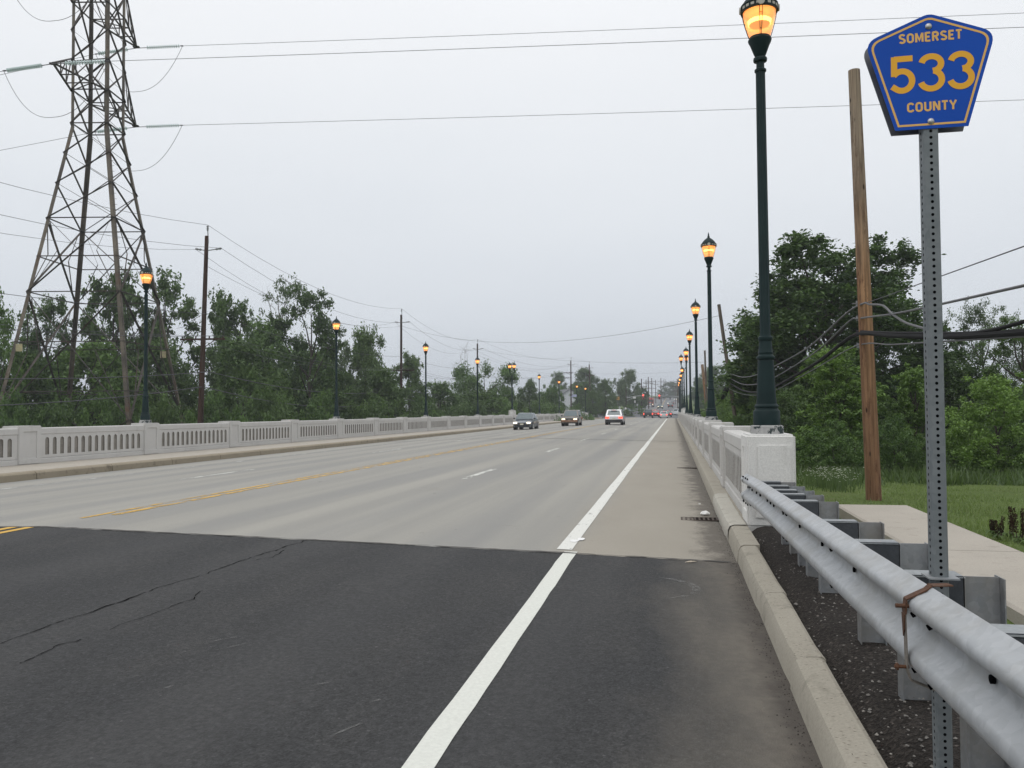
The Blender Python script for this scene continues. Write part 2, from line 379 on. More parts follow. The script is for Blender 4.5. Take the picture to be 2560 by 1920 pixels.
def wood(name, c1, c2, c3, sz=.25):
    m = mat(name, c1, .9, spec=.2); g = G(m)
    a = g.mix(g.ramp(g.noise(7, 6, (1, 1, .05), False), [(.35, 0.0), (.65, 1.0)]), c1, c2)
    a = g.mix(g.ramp(g.noise(1.1, 7, (2, 2, sz), False, .75), [(.47, 0.0), (.60, .85)]), a, c3)
    f = g.noise(34, 5, (1, 1, .03), False); a = g.mix(.5, a, g.ramp(f, [(.35, .3), (.6, 1.0)]), 'MULTIPLY')
    k = g.vor(1.7, (2.2, 2.2, .8), False); KN = g.ramp(k, [(.06, .9), (.10, 0.0)])
    if name.startswith('orange'):
        q = g.n('ShaderNodeSeparateXYZ'); g.l(g.co.outputs['Object'], q.inputs[0]); h = g.math('ADD', q.outputs[2], g.math('MULTIPLY', g.noise(1.2, 5, (2, 2, .5), False), 2.5))
        a = g.mix(g.ramp(g.math('MULTIPLY', h, .1), [(.28, .75), (.62, 0.0)]), a, g.mix(g.noise(3, 6, (2, 2, .4), False), (.14, .068, .040), (.33, .195, .115)))
        a = g.mix(g.ramp(g.math('MULTIPLY', h, .1), [(.55, 0.0), (.85, .8)]), a, g.mix(g.noise(4, 5, (2, 2, .3), False), (.26, .215, .165), (.38, .32, .245)))
    a = g.mix(.75, a, g.ramp(g.noise(16, 6, (1.2, 1.2, .04), False, .7), [(.38, .35), (.6, 1.0)]), 'MULTIPLY')
    a = g.mix(g.ramp(g.noise(2.6, 7, (2.5, 2.5, .35), False, .8), [(.54, 0.0), (.60, .75)]), a, (.085, .042, .026) if name.startswith('orange') else (.05, .04, .033))
    a = g.mix(KN, a, (.02, .012, .008)); g.col(a); g.bump(f, .6, .02); return m
M['wood'] = wood('orange_pole_wood', (.47, .28, .15), (.36, .205, .105), (.125, .048, .022))
M['wood_grey'] = wood('grey_pole_wood', (.235, .20, .165), (.17, .14, .115), (.11, .09, .075))
M['wood_dark'] = wood('creosoted_pole_wood', (.075, .046, .034), (.05, .032, .026), (.095, .050, .035))
def leafmat(name, c1, c2, tr=.35):
    m = bpy.data.materials.new(name); m.use_nodes = True; t = m.node_tree; t.nodes.clear()
    n = t.nodes.new; l = t.links.new
    o = n('ShaderNodeOutputMaterial'); geo = n('ShaderNodeNewGeometry'); oi = n('ShaderNodeObjectInfo')
    no = n('ShaderNodeTexNoise'); no.inputs['Scale'].default_value = .55; no.inputs['Detail'].default_value = 4; l(geo.outputs['Position'], no.inputs['Vector'])
    wn = n('ShaderNodeTexWhiteNoise'); wn.noise_dimensions = '1D'; l(geo.outputs['Random Per Island'], wn.inputs['W'])
    ma = n('ShaderNodeMath'); ma.operation = 'MULTIPLY_ADD'; l(wn.outputs['Value'], ma.inputs[0]); ma.inputs[1].default_value = .55; 
    m2 = n('ShaderNodeMath'); m2.operation = 'MULTIPLY_ADD'; l(no.outputs['Fac'], m2.inputs[0]); m2.inputs[1].default_value = 1.1; m2.inputs[2].default_value = -.35; l(m2.outputs[0], ma.inputs[2])
    m3 = n('ShaderNodeMath'); m3.operation = 'MULTIPLY_ADD'; l(oi.outputs['Random'], m3.inputs[0]); m3.inputs[1].default_value = .3; l(ma.outputs[0], m3.inputs[2])
    r = n('ShaderNodeValToRGB'); l(m3.outputs[0], r.inputs[0]); r.color_ramp.elements[0].position = .15; r.color_ramp.elements[0].color = (*c1, 1); r.color_ramp.elements[1].position = 1.0; r.color_ramp.elements[1].color = (*c2, 1)
    d = n('ShaderNodeBsdfDiffuse'); l(r.outputs[0], d.inputs[0]); tl = n('ShaderNodeBsdfTranslucent'); l(r.outputs[0], tl.inputs[0])
    gl = n('ShaderNodeBsdfGlossy'); gl.inputs['Roughness'].default_value = .5; gl.inputs[0].default_value = (.8, .85, .9, 1)
    mx = n('ShaderNodeMixShader'); mx.inputs[0].default_value = tr; l(d.outputs[0], mx.inputs[1]); l(tl.outputs[0], mx.inputs[2])
    m4 = n('ShaderNodeMixShader'); m4.inputs[0].default_value = .035; l(mx.outputs[0], m4.inputs[1]); l(gl.outputs[0], m4.inputs[2]); l(m4.outputs[0], o.inputs[0]); return m
M['leaf_dark'] = leafmat('leaf_dark', (.028, .060, .014), (.120, .200, .044))
M['leaf_mid'] = leafmat('leaf_mid', (.040, .084, .018), (.140, .240, .050))
M['leaf_light'] = leafmat('leaf_light', (.065, .125, .022), (.190, .310, .058))
M['leaf_grey'] = leafmat('leaf_grey_green', (.050, .086, .030), (.150, .215, .080))
M['bark'] = noisy('bark', (.045, .036, .028), (.085, .072, .058), 6, .95, 0, 40, .4, .3, False, (1, 1, .3))
M['bark_pale'] = noisy('pale_bark', (.15, .13, .11), (.10, .085, .07), 6, .95, 0, 40, .3, .2, False, (1, 1, .3))
m = M['ground'] = mat('field_ground', (.06, .09, .03), .95, spec=.1); g = G(m)
a = g.mix(g.noise(.25, 6), (.085, .125, .034), (.135, .185, .055))
a = g.mix(g.ramp(g.noise(.8, 6, (1, 1, 1), True, .7), [(.52, 0.0), (.66, .6)]), a, (.13, .125, .060))
a = g.mix(.6, a, g.ramp(g.noise(22, 5), [(.3, .35), (.7, 1.0)]), 'MULTIPLY'); g.col(a); g.bump(g.noise(14, 5), .8, .05)
M['grass'] = leafmat('grass_blades', (.085, .135, .030), (.20, .27, .075), .4)
M['weed'] = leafmat('weed_leaves', (.050, .085, .020), (.120, .185, .045), .4)
M['white_flower'] = mat('white_flower', (.75, .77, .68), .8)
M['dock'] = noisy('dock_seed', (.045, .020, .014), (.085, .045, .028), 10, .95)
M['litter'] = mat('litter_white', (.78, .78, .77), .6)
M['litter_tan'] = mat('litter_tan', (.48, .42, .34), .8)
M['tyre'] = mat('tyre', (.015, .015, .016), .85); M['rim'] = mat('rim', (.45, .46, .48), .35, .8)
M['cglass'] = mat('car_glass', (.10, .13, .14), .12, .25, spec=.8); M['blackplastic'] = mat('black_plastic', (.015, .015, .016), .5)
M['chrome'] = mat('chrome', (.6, .6, .6), .25, .9)
M['headlight'] = mat('headlight', (1, .95, .8), .3, 0, (1, .85, .60), 2.2); M['tail'] = mat('tail_light', (.7, .05, .03), .3, 0, (1, .10, .06), 1.8)
M['tail_off'] = mat('tail_light_dim', (.35, .02, .02), .3, 0, (1, .06, .03), .45); M['amber'] = mat('amber_lens', (.22, .12, .07), .4)
M['plate'] = mat('licence_plate', (.60, .58, .48), .6)
M['redsig'] = mat('red_signal', (1, .1, .08), .4, 0, (1, .09, .06), 3.0)
M['grate'] = mat('rusty_grate', (.07, .052, .042), .8, .3)
for k, c in dict(slate=(.085, .105, .13), taupe=(.20, .175, .15), white=(.74, .75, .77), black=(.02, .022, .024), red=(.28, .02, .02), silver=(.50, .52, .54), maroon=(.12, .012, .02), grey=(.25, .28, .29), green=(.10, .14, .13)).items():
    m = mat('car_'+k, c, .28, .25); m.node_tree.nodes['Principled BSDF'].inputs['Coat Weight'].default_value = .6; M['car_'+k] = m
    gg = G(m); gg.col(gg.mix(gg.ramp(gg.noise(2.5, 5, (1, 1, 1), False), [(.45, 0.0), (.8, .25)]), c, (.22, .20, .18)))
M['siding'] = noisy('pale_siding', (.60, .63, .66), (.66, .68, .70), 1, .8, 0, 30, .2, .1); M['roofgrey'] = noisy('grey_roof', (.10, .11, .115), (.15, .155, .16), 1, .9, 0, 20, .3, .2)
M['brown_siding'] = noisy('brown_siding', (.16, .12, .09), (.2, .16, .12), 1, .8); M['window'] = mat('window_glass', (.05, .06, .07), .15)
M['panelblue'] = mat('solar_panel', (.20, .22, .32), .25)
M['signwhite'] = mat('sign_white', (.62, .62, .60), .6); M['signgrey'] = mat('sign_grey', (.35, .36, .36), .5, .3); M['signorange'] = mat('sign_orange', (.55, .30, .08), .6)
M['alu'] = mat('pale_mast', (.38, .40, .40), .5, .4)

# ================================================================== TERRAIN, ROADS (the setting)
def grid_axis(segs):
    o = []
    for a, b, st in segs:
        n = max(1, int(round((b-a)/st))); o += [a+(b-a)*i/n for i in range(n)]
    o.append(segs[-1][1]); return o
gx = grid_axis([(-1400, -400, 125), (-400, -80, 32), (-80, -22, 5), (-22, -16, .6), (-16, -1, 7.5), (-1, 3, .4), (3, 14, .9), (14, 40, 2), (40, 90, 6), (90, 400, 31), (400, 1400, 125)])
gy = grid_axis([(-120, -10, 11), (-10, 6, 2), (6, 14, .7), (14, 45, 1.3), (45, 160, 6), (160, 200, 3), (200, 560, 15), (560, 1600, 52)])
me = bpy.data.meshes.new('ground')
vs = []
for yy in gy:
    for xx in gx:
        z = terr(xx, yy)
        if xx > 2.0 and yy < 160: z += .05*math.sin(xx*1.3+yy*.7)*math.sin(yy*.9)
        vs.append((xx, yy, z))
nx = len(gx); fs = [(j*nx+i, j*nx+i+1, (j+1)*nx+i+1, (j+1)*nx+i) for j in range(len(gy)-1) for i in range(nx-1)]
me.from_pydata(vs, [], fs); me.materials.append(M['ground']); me.polygons.foreach_set('use_smooth', [True]*len(fs))
tag(link(bpy.data.objects.new('ground', me)), kind='structure')

def road_sheet(name, mt, xs, ys, dz=0.0, jag=0.0):
    v = []
    for j, yy in enumerate(ys):
        for xx in xs:
            y2 = yy+(rnd.uniform(-jag, jag) if j == len(ys)-1 and jag else 0)
            X = xx+shift(yy); v.append((X, y2, road_z(X, yy)+dz))
    n = len(xs); f = [(j*n+i, j*n+i+1, (j+1)*n+i+1, (j+1)*n+i) for j in range(len(ys)-1) for i in range(n-1)]
    b = MB(); b.add(v, f); o = b.build(name, M[mt], smooth=True, fix=False); return tag(o, kind='structure')
xsr = [-16.42, -14.45, -12.5, -11.2, -9.6, -8.0, -6.4, -4.7, -3, -1.24, -.3, .68]
xsj = sorted(set(xsr+[round(-16.42+.12*i, 3) for i in range(142)]+[.68]))
SEAM = 9.35
road_sheet('asphalt_road', 'asphalt', xsj, [-30, -12, -4, 0, 3, 6, 8, SEAM], 0.006, .035)
road_sheet('bridge_deck', 'deck', xsr, [SEAM-.05]+[20+8*i for i in range(21)]+[188.0], 0.0)
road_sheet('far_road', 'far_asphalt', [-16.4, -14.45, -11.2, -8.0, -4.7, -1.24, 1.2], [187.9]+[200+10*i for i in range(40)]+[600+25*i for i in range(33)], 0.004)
b = MB()   # side street joining beyond the bridge
SP = [(-16.2, 195), (-16.3, 198), (-18, 203), (-25, 208), (-60, 213), (-60, 226), (-27, 226), (-19, 231), (-15.6, 238)]
pts = [(x_, y_, road_z(-15, y_)+.06 if x_ > -20 else terr(x_, y_)+.4) for x_, y_ in SP]
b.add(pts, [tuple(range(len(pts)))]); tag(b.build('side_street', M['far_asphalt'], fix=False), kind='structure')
# slab and fascia under the deck, cross beams, piers
b = MB()
b.bx(-19.65, 1.62, 10.9, 190.5, -1.15, -.45); 
for xg in (-18.3, -16.2, -13.5, -10.5, -7.5, -4.5, -1.5, .8): b.bx(xg-.25, xg+.25, 11.0, 190.3, -2.3, -1.16)
for yg in (45, 78, 120, 150):
    b.bx(-19.2, 1.3, yg-.7, yg+.7, -3.1, -2.32)
    for xg in (-15, -8, -1): b.lathe([(.6, -6.5), (.6, -3.12)], 14, (xg, yg, 0))
b.bx(-19.65, 1.62, 9.6, 10.88, -6.5, -.5); b.bx(-19.65, 1.62, 190.6, 191.8, -6.5, -.5)
tag(b.build('bridge_superstructure', M['parapet']), kind='structure')

# ---- kerbs
b = MB()     # right, on the bridge
kp = [(.655, -.30), (.672, -.13), (.70, -.075), (.74, -.06), (1.62, -.06), (1.62, -.5)]
ys = [10.9]+[12+4*i for i in range(41)]+[173]
kn = [(.655, -.30), (.672, -.13), (.70, -.075), (.74, -.06), (.90, -.06), (.905, -.5)]; b.sweep(kn, [(9.37, 0, 0), (10.9, 0, 0)]); b.add([(x_, 9.37, z_) for x_, z_ in kn], [tuple(range(len(kn)))])
b.sweep(kp, [(y_, 0, 0) for y_ in ys]); 
tag(b.build('bridge_kerb', M['kerb'], smooth=True, fix=False), kind='structure')
b = MB()     # broken, patched stretch of kerb face, irregular
kk = []
for i in range(26):
    y_ = 10.9+i*.16; e = .004+.010*rnd.random(); kk.append((y_, e, rnd.uniform(-.006, .012)))
for i in range(len(kk)-1):
    pass
pf = [(.66, -.262), (.655, -.20), (.66, -.12), (.685, -.07), (.74, -.052), (.89, -.050)]
b.sweep(pf, [(y_, -e*(1 if 2 < i < 23 else 0), dz) for i, (y_, e, dz) in enumerate(kk)])
tag(b.build('kerb_patch', M['kerb_patch'], smooth=True, fix=False), kind='structure')
b = MB()     # near kerb blocks along the approach
cut = [9.33, 7.07, 5.3, 2.6, -.4, -3.4, -6.4, -12, -20]
for i in range(len(cut)-1):
    y1, y0 = cut[i]-.008, cut[i+1]+.008
    def z0(y_): return -.26-.0075*(9.35-y_)
    xo = rnd.uniform(-.008, .008)
    P = [(.66+xo, -.12), (.672+xo, .13), (.70+xo, .178), (.735+xo, .195), (.845, .20), (.87, .185), (.875, -.12)]
    n = 6; b.sweep(P, [(y0+(y1-y0)*k/n, -.0 if k else .012, z0(y0+(y1-y0)*k/n)+rnd.uniform(-.003, .003)) for k in range(n+1)], closed=True)
tag(b.build('kerb', M['kerb'], smooth=True), kind='structure')
b = MB()     # left kerb blocks and walkway
y_ = -20.0
while y_ < 188:
    ln = 3.0; b.sweep([(-16.395, -.30), (-16.41, -.10), (-16.45, -.06), (-16.51, -.05), (-16.75, -.05), (-16.75, -.4)], [(y_+.014, 0, 0), (y_+ln-.014, 0, 0)], closed=True); y_ += ln
tag(b.build('left_kerb', M['curbleft'], smooth=True), kind='structure')
b = MB(); b.bx(-19.62, -16.755, -20, 190, -.5, -.054)
tag(b.build('left_walkway', M['walk']), kind='structure')
b = MB()     # beyond the bridge: kerbs following the road
for x_, s_ in ((-16.6, 1), (1.2, -1)):
    pth = [(yy, shift(yy), road_z(0 if s_ < 0 else -15, yy)+.0) for yy in ([190.5, 193, 196] if s_ > 0 else [174+12*i for i in range(60)])]
    b.sweep([(x_-.12, -.2), (x_-.10, .15), (x_+.10, .15), (x_+.12, -.2)], pth, closed=True)
pth = [(yy, shift(yy), road_z(-15, yy)) for yy in [240+12*i for i in range(50)]]
b.sweep([(-16.72, -.2), (-16.7, .15), (-16.4, .15), (-16.38, -.2)], pth, closed=True)
tag(b.build('far_kerb', M['walk']), kind='structure')

# ---- gravel verge behind the kerb, and the concrete walk
b = MB(); vv = []; gxs = [.80+.1*i for i in range(19)]; gys = [-6, -2, 0]+[.4*i for i in range(1, 27)]+[10.75]
for yy in gys:
    for xx in gxs:
        z = -.115+.062*sst(.90, 1.10, xx)-.31*sst(1.30, 2.4, xx)-.004*(9.35-yy)+rnd.uniform(-.008, .008)+.025*math.sin(xx*5+yy*1.7)*math.sin(yy*2.3)
        z = min(z, -.02); z -= .05*sst(1.0, .86, xx) if xx < 1.0 else 0
        vv.append((xx, yy, z))
n = len(gxs); b.add(vv, [(j*n+i, j*n+i+1, (j+1)*n+i+1, (j+1)*n+i) for j in range(len(gys)-1) for i in range(n-1)])
tag(b.build('gravel_verge', M['gravel'], smooth=True, fix=False), kind='structure')
def vz(xx, yy): return -.115+.062*sst(.90, 1.10, xx)-.31*sst(1.30, 2.4, xx)-.004*(9.35-yy)
b = MB()
for i in range(2600):
    yy = 1.2+9.0*rnd.random()**1.3; xx = rnd.uniform(.9, 2.5); r = rnd.uniform(.003, .012)*(1.0 if rnd.random() > .06 else 1.9); z = vz(xx, yy)+.002
    P = [Vector((rnd.uniform(-1, 1)*r*.3, rnd.uniform(-1, 1)*r*.3, r*.7))]+[Vector((math.cos(a_)*r*rnd.uniform(.7, 1.2), math.sin(a_)*r*rnd.uniform(.6, 1.3), rnd.uniform(-.2, .2)*r)) for a_ in (0, 1.26, 2.5, 3.8, 5.0)]
    b.add([p+Vector((xx, yy, z)) for p in P], [(0, 1, 2), (0, 2, 3), (0, 3, 4), (0, 4, 5), (0, 5, 1)])
tag(b.build('gravel_stones', M['stone'], fix=False), label='small loose pale stones scattered over the dark verge behind the near kerb', cat='stones', kind='stuff')
b = MB()
for y0, y1 in ((-6, -2.0), (-1.98, 2.1), (2.12, 6.15), (6.17, 9.55), (9.57, 13.9)):
    b.prism([(2.50, -.5), (2.50, -.12), (2.53, -.10), (3.55, -.10), (3.57, -.5)], y0, y1, lambda a, c, t: (a, t, c))
tag(b.build('footpath', M['walk']), kind='structure')

# ---- road markings
def strip(b, ptsL, ptsR, dz=.010):
    n = len(ptsL); b.add([(p[0], p[1], road_z(p[0], p[1])+dz) for p in ptsL]+[(p[0], p[1], road_z(p[0], p[1])+dz) for p in ptsR], [(i, i+1, n+i+1, n+i) for i in range(n-1)])
def line(name, mt, x0, x1, y0, y1, step=4.0, dz=.005, wob=0.0, b=None):
    own = b is None; b = b or MB(); n = max(1, int((y1-y0)/step)); Lp = []; Rp = []
    for i in range(n+1):
        yy = y0+(y1-y0)*i/n; a = rnd.uniform(-wob, wob)
        Lp.append((x0+a+shift(yy), yy)); Rp.append((x1+rnd.uniform(-wob, wob)+shift(yy), yy))
    strip(b, Lp, Rp, dz)
    if own: tag(b.build(name, M[mt], fix=False), kind='structure')
def solve_ground(px, py, it=4):
    z = -.25
    for _ in range(it): p = at_z(px, py, z); z = road_z(p.x, p.y)
    return p.x, p.y
Lq = [(1135,178),(1075,235),(1060,265),(1000,345),(945,430),(880,515),(840,570),(725,715),(620,860),(515,1000),(430,1100),(365,1180),(300,1280),(240,1371)]
Rq = [(1205,180),(1160,235),(1140,270),(1085,370),(1050,405),(1015,470),(940,580),(875,670),(780,830),(695,950),(640,1040),(580,1115),(510,1215),(420,1371)]
def straighten(P):
    y0, y1 = P[0][1], P[-1][1]; xs = [p[0] for p in P]; yv = [p[1] for p in P]; k, c_ = np.polyfit(yv, xs, 1); return [((p[0]*.4+(k*p[1]+c_)*.6), p[1]) for p in P]
Lw = straighten([solve_ground(900+.452*a, 1300+.452*c) for a, c in Lq]); Rw = straighten([solve_ground(900+.452*a, 1300+.452*c) for a, c in Rq])
Lw.append((Lw[-1][0]+.01, -3.0)); Rw.append((Rw[-1][0]+.01, -3.0))
b = MB(); strip(b, Lw, Rw, .010); tag(b.build('edge_line_marking', M['white_fresh'], fix=False), kind='structure')
line('bridge_edge_line_marking', 'white_worn', -1.35, -1.17, SEAM+.25, 187, 2.0, .005, .008)
line('far_edge_line_marking', 'white_faded', -1.3, -1.15, 188, 700, 8, .009)
line('left_edge_line_marking', 'white_faded', -14.55, -14.40, 9.6, 187, 4, .005)
b = MB(); k = 0
while 18.2+12.4*k < 186: line('', 'dash', -4.76, -4.62, 18.2+12.4*k, 21.6+12.4*k, 1.2, .005, .004, b); k += 1
k = 0
while 16.9+12.4*k < 186: line('', 'dash', -11.30, -11.15, 17.5+12.4*k, 20.8+12.4*k, 1.2, .005, .004, b); k += 1
tag(b.build('lane_dash_marking', M['dash'], fix=False), kind='structure')
b = MB()
for k in range(40): line('', 'dash', -4.76, -4.62, 192+12.4*k, 195+12.4*k, 3, .009, 0, b); line('', 'dash', -11.30, -11.15, 192+12.4*k, 195+12.4*k, 3, .009, 0, b)
tag(b.build('far_lane_dash_marking', M['dash'], fix=False), kind='structure')
b = MB(); line('', '', -8.19, -8.08, SEAM+.9, 187, 2, .005, .01, b); line('', '', -7.97, -7.86, SEAM+1.3, 187, 2, .005, .01, b)
tag(b.build('worn_centre_line_marking', M['yellow_worn'], fix=False), kind='structure')
b = MB(); line('', '', -8.44, -8.31, -5, SEAM-.03, 2, .010, .003, b); line('', '', -8.18, -8.05, -5, SEAM-.05, 2, .010, .003, b)
line('', '', -8.28, -8.18, 240, 700, 8, .009, 0, b); line('', '', -8.05, -7.95, 240, 700, 8, .009, 0, b)
tag(b.build('centre_line_marking', M['yellow_fresh'], fix=False), kind='structure')
b = MB()     # chipped remains of paint where the white line meets the seam
for px, py, wd, hh in ((1437, 1353, .16, .05), (1452, 1349, .10, .06)):
    x_, y_ = solve_ground(px, py); P = []
    for k in range(9):
        a = 2*math.pi*k/9; P.append((x_+math.cos(a)*wd*.5*rnd.uniform(.6, 1.1), y_+math.sin(a)*hh*2.4*rnd.uniform(.6, 1.1)))
    b.add([(p[0], p[1], road_z(*p)+.009) for p in P], [tuple(range(9))])
tag(b.build('paint_remnant', M['litter'], fix=False), kind='structure')
b = MB()     # deck joints
for yj, wj in ((45, .20), (78, .25), (120, .3), (150, .35)):
    for i in range(len(xsr)-1):
        xa, xb = xsr[i], xsr[i+1]; b.add([(xa, yj-wj/2, road_z(xa, yj)+.008), (xb, yj-wj/2, road_z(xb, yj)+.008), (xb, yj+wj/2, road_z(xb, yj)+.008), (xa, yj+wj/2, road_z(xa, yj)+.008)], [(0, 1, 2, 3)])
tag(b.build('deck_joint', M['tar'], fix=False), kind='structure')
b = MB()     # dirt-filled seam between asphalt and deck
n = 160; Lp = []; Rp = []
for i in range(n+1):
    xx = -16.3+16.9*i/n; Lp.append((xx, SEAM-.015-.035*rnd.random())); Rp.append((xx, SEAM+.01+.035*rnd.random()))
strip(b, Lp, Rp, .012); tag(b.build('seam_grit', M['tar'], fix=False), kind='structure')
# cracks in the near asphalt
def crack(b, pts, wd, jit):
    P = [solve_ground(*p) for p in pts]; Q = []
    for i in range(len(P)-1):
        a, c = P[i], P[i+1]; d = math.hypot(c[0]-a[0], c[1]-a[1]); n = max(2, int(d/.09))
        for k in range(n): t = k/n; Q.append((a[0]+(c[0]-a[0])*t+rnd.gauss(0, jit), a[1]+(c[1]-a[1])*t+rnd.gauss(0, jit)))
    Lp = []; Rp = []
    for i in range(len(Q)):
        a = Q[max(0, i-2)]; c = Q[min(len(Q)-1, i+2)]; d = math.hypot(c[0]-a[0], c[1]-a[1]) or 1; ux, uy = -(c[1]-a[1])/d, (c[0]-a[0])/d
        ww = wd*rnd.uniform(.25, 1.0)*(.55+.45*abs(math.sin(i*.13))); Lp.append((Q[i][0]-ux*ww, Q[i][1]-uy*ww)); Rp.append((Q[i][0]+ux*ww, Q[i][1]+uy*ww))
    strip(b, Lp, Rp, .011)
b = MB(); s = .434
crack(b, [(0, 1200+945*s), (130*s, 1200+900*s), (290*s, 1200+842*s), (480*s, 1200+783*s), (700*s, 1200+703*s), (900*s, 1200+630*s), (1180*s, 1200+548*s), (1420*s, 1200+462*s), (1600*s, 1200+400*s), (1810*s, 1200+340*s)], .010, .014)
crack(b, [(120*s, 1200+1060*s), (300*s, 1200+980*s), (345*s, 1200+955*s), (430*s, 1200+935*s), (555*s, 1200+910*s)], .011, .012)
crack(b, [(630*s, 1200+868*s), (820*s, 1200+800*s), (950*s, 1200+745*s), (1080*s, 1200+700*s), (1220*s, 1200+625*s)], .006, .02)
crack(b, [(1090*s, 1200+580*s), (1220*s, 1200+580*s)], .006, .01); crack(b, [(1470*s, 1200+465*s), (1600*s, 1200+430*s), (1680*s, 1200+400*s)], .008, .02)
tag(b.build('asphalt_crack', M['crack'], fix=False), kind='structure')
b = MB()     # pale arc scuff and small scuffs
P = [(900+.452*a, 1300+.452*c) for a, c in ((1640, 322), (1700, 328), (1770, 342), (1830, 362), (1865, 386), (1862, 404), (1830, 418), (1780, 430), (1700, 440))]
Q = [solve_ground(*p) for p in P]; Lp = []; Rp = []
for i in range(len(Q)):
    a = Q[max(0, i-1)]; c = Q[min(len(Q)-1, i+1)]; d = math.hypot(c[0]-a[0], c[1]-a[1]); nx_, ny_ = -(c[1]-a[1])/d, (c[0]-a[0])/d; ww = .045*math.sin(math.pi*(i+.6)/(len(Q)+.2))
    Lp.append((Q[i][0]-nx_*ww, Q[i][1]-ny_*ww)); Rp.append((Q[i][0]+nx_*ww, Q[i][1]+ny_*ww))
strip(b, Lp, Rp, .011)
for a, c, l_ in ((540, 1605, 36), (580, 1620, 30), (400, 1728, 20), (1370, 1605, 12), (1395, 1607, 10), (935, 1757, 10), (810, 1712, 26), (850, 1835, 38), (1060, 1640, 14), (310, 1700, 22)):
    p = solve_ground(a*1.157 if False else a, c); an = rnd.uniform(.8, 1.3)
    dx, dy = math.cos(an)*l_*.004, math.sin(an)*l_*.004; strip(b, [(p[0]-dx-.008, p[1]-dy), (p[0]+dx-.01, p[1]+dy)], [(p[0]-dx+.008, p[1]-dy), (p[0]+dx+.01, p[1]+dy)], .011)
tag(b.build('road_scuff', M['scuff'], fix=False), kind='structure')

# ---- floor drains with gratings
for k, (yd, lab) in enumerate(((12.95, 'rusty drain grating nearest the camera in the shoulder, litter lying on it'), (24.4, 'second rusty drain grating in the shoulder, farther along the kerb'))):
    e = empty('drain_grate', (.37, yd, road_z(.37, yd)), lab, 'drain grate', 'drain gratings in the shoulder')
    b = MB(); sl = -.03
    b.bx(-.28, .28, -.17, .17, -.02, .003, 1)
    b.bx(-.28, .28, -.17, -.145, .003, .012); b.bx(-.28, .28, .145, .17, .003, .012)
    for i in range(9): b.bx(-.28+i*.066, -.252+i*.066, -.145, .145, .003, .0115)
    b.bx(-.25, .25, -.01, .01, .0032, .0108)
    b.build('grating', [M['grate'], M['hole']], e)

# ================================================================== PARAPETS
def mk_panel(Ln, n, sd=-1):
    """local: s along +Y from 0, thickness centred on X=0, z from 0; slots with arched heads"""
    b = MB(); fn = lambda a, c, t: (t, a, c)
    b.prism([(-.16, 0), (-.16, .13), (-.12, .17), (.12, .17), (.16, .13), (.16, 0)], 0, Ln, lambda a, c, t: (a, t, c))
    b.prism([(-.15, .885), (-.165, .905), (-.165, 1.06), (-.14, 1.09), (.14, 1.09), (.165, 1.06), (.165, .905), (.15, .885)], 0, Ln, lambda a, c, t: (a, t, c))
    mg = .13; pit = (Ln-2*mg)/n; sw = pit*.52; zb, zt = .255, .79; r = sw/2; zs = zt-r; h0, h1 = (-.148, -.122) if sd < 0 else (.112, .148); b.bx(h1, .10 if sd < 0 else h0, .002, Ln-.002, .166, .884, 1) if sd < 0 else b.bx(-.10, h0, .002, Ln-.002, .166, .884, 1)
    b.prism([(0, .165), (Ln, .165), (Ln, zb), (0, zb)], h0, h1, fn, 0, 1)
    edges = []
    for i in range(n):
        c0 = mg+pit*i; a = c0+(pit-sw)/2; e_ = a+sw; edges.append((a, e_))
        s0 = 0 if i == 0 else c0; s1 = Ln if i == n-1 else c0+pit
        arch = [(a+r-r*math.cos(math.pi*k/8), zs+r*math.sin(math.pi*k/8)) for k in range(9)]
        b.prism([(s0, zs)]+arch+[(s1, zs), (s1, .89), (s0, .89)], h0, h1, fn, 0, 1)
    ps = [0]+[e_ for a, e_ in edges]; pe = [a for a, e_ in edges]+[Ln]
    for s0, s1 in zip(ps, pe): b.prism([(s0, zb), (s1, zb), (s1, zs), (s0, zs)], h0, h1, fn, 0, 1)  # side faces in the darker aggregate colour: painted shade inside the slots
    return b
def mk_pier(L_, T_, H_=1.155, inset=True, name='pier', mt='parapet'):
    bm = bmesh.new(); bmesh.ops.create_cube(bm, size=1.0)
    bmesh.ops.scale(bm, vec=(T_, L_, H_), verts=bm.verts); bmesh.ops.translate(bm, vec=(0, L_/2, H_/2), verts=bm.verts)
    bmesh.ops.bevel(bm, geom=[e for e in bm.edges if e.calc_length() > .01], offset=.02, segments=2, affect='EDGES')
    if inset:
        for s_ in (-1, 1):
            f = [q for q in bm.faces if q.normal.x*s_ > .99 and q.calc_area() > .3]
            if f:
                r = bmesh.ops.inset_region(bm, faces=f, thickness=L_*.24, depth=0); 
                r2 = bmesh.ops.inset_region(bm, faces=f, thickness=.012, depth=-.03)
    bmesh.ops.recalc_face_normals(bm, faces=bm.faces)
    me = bpy.data.meshes.new(name); bm.to_mesh(me); bm.free(); me.materials.append(M[mt]); return me
RB, LB = 5.3, 5.95
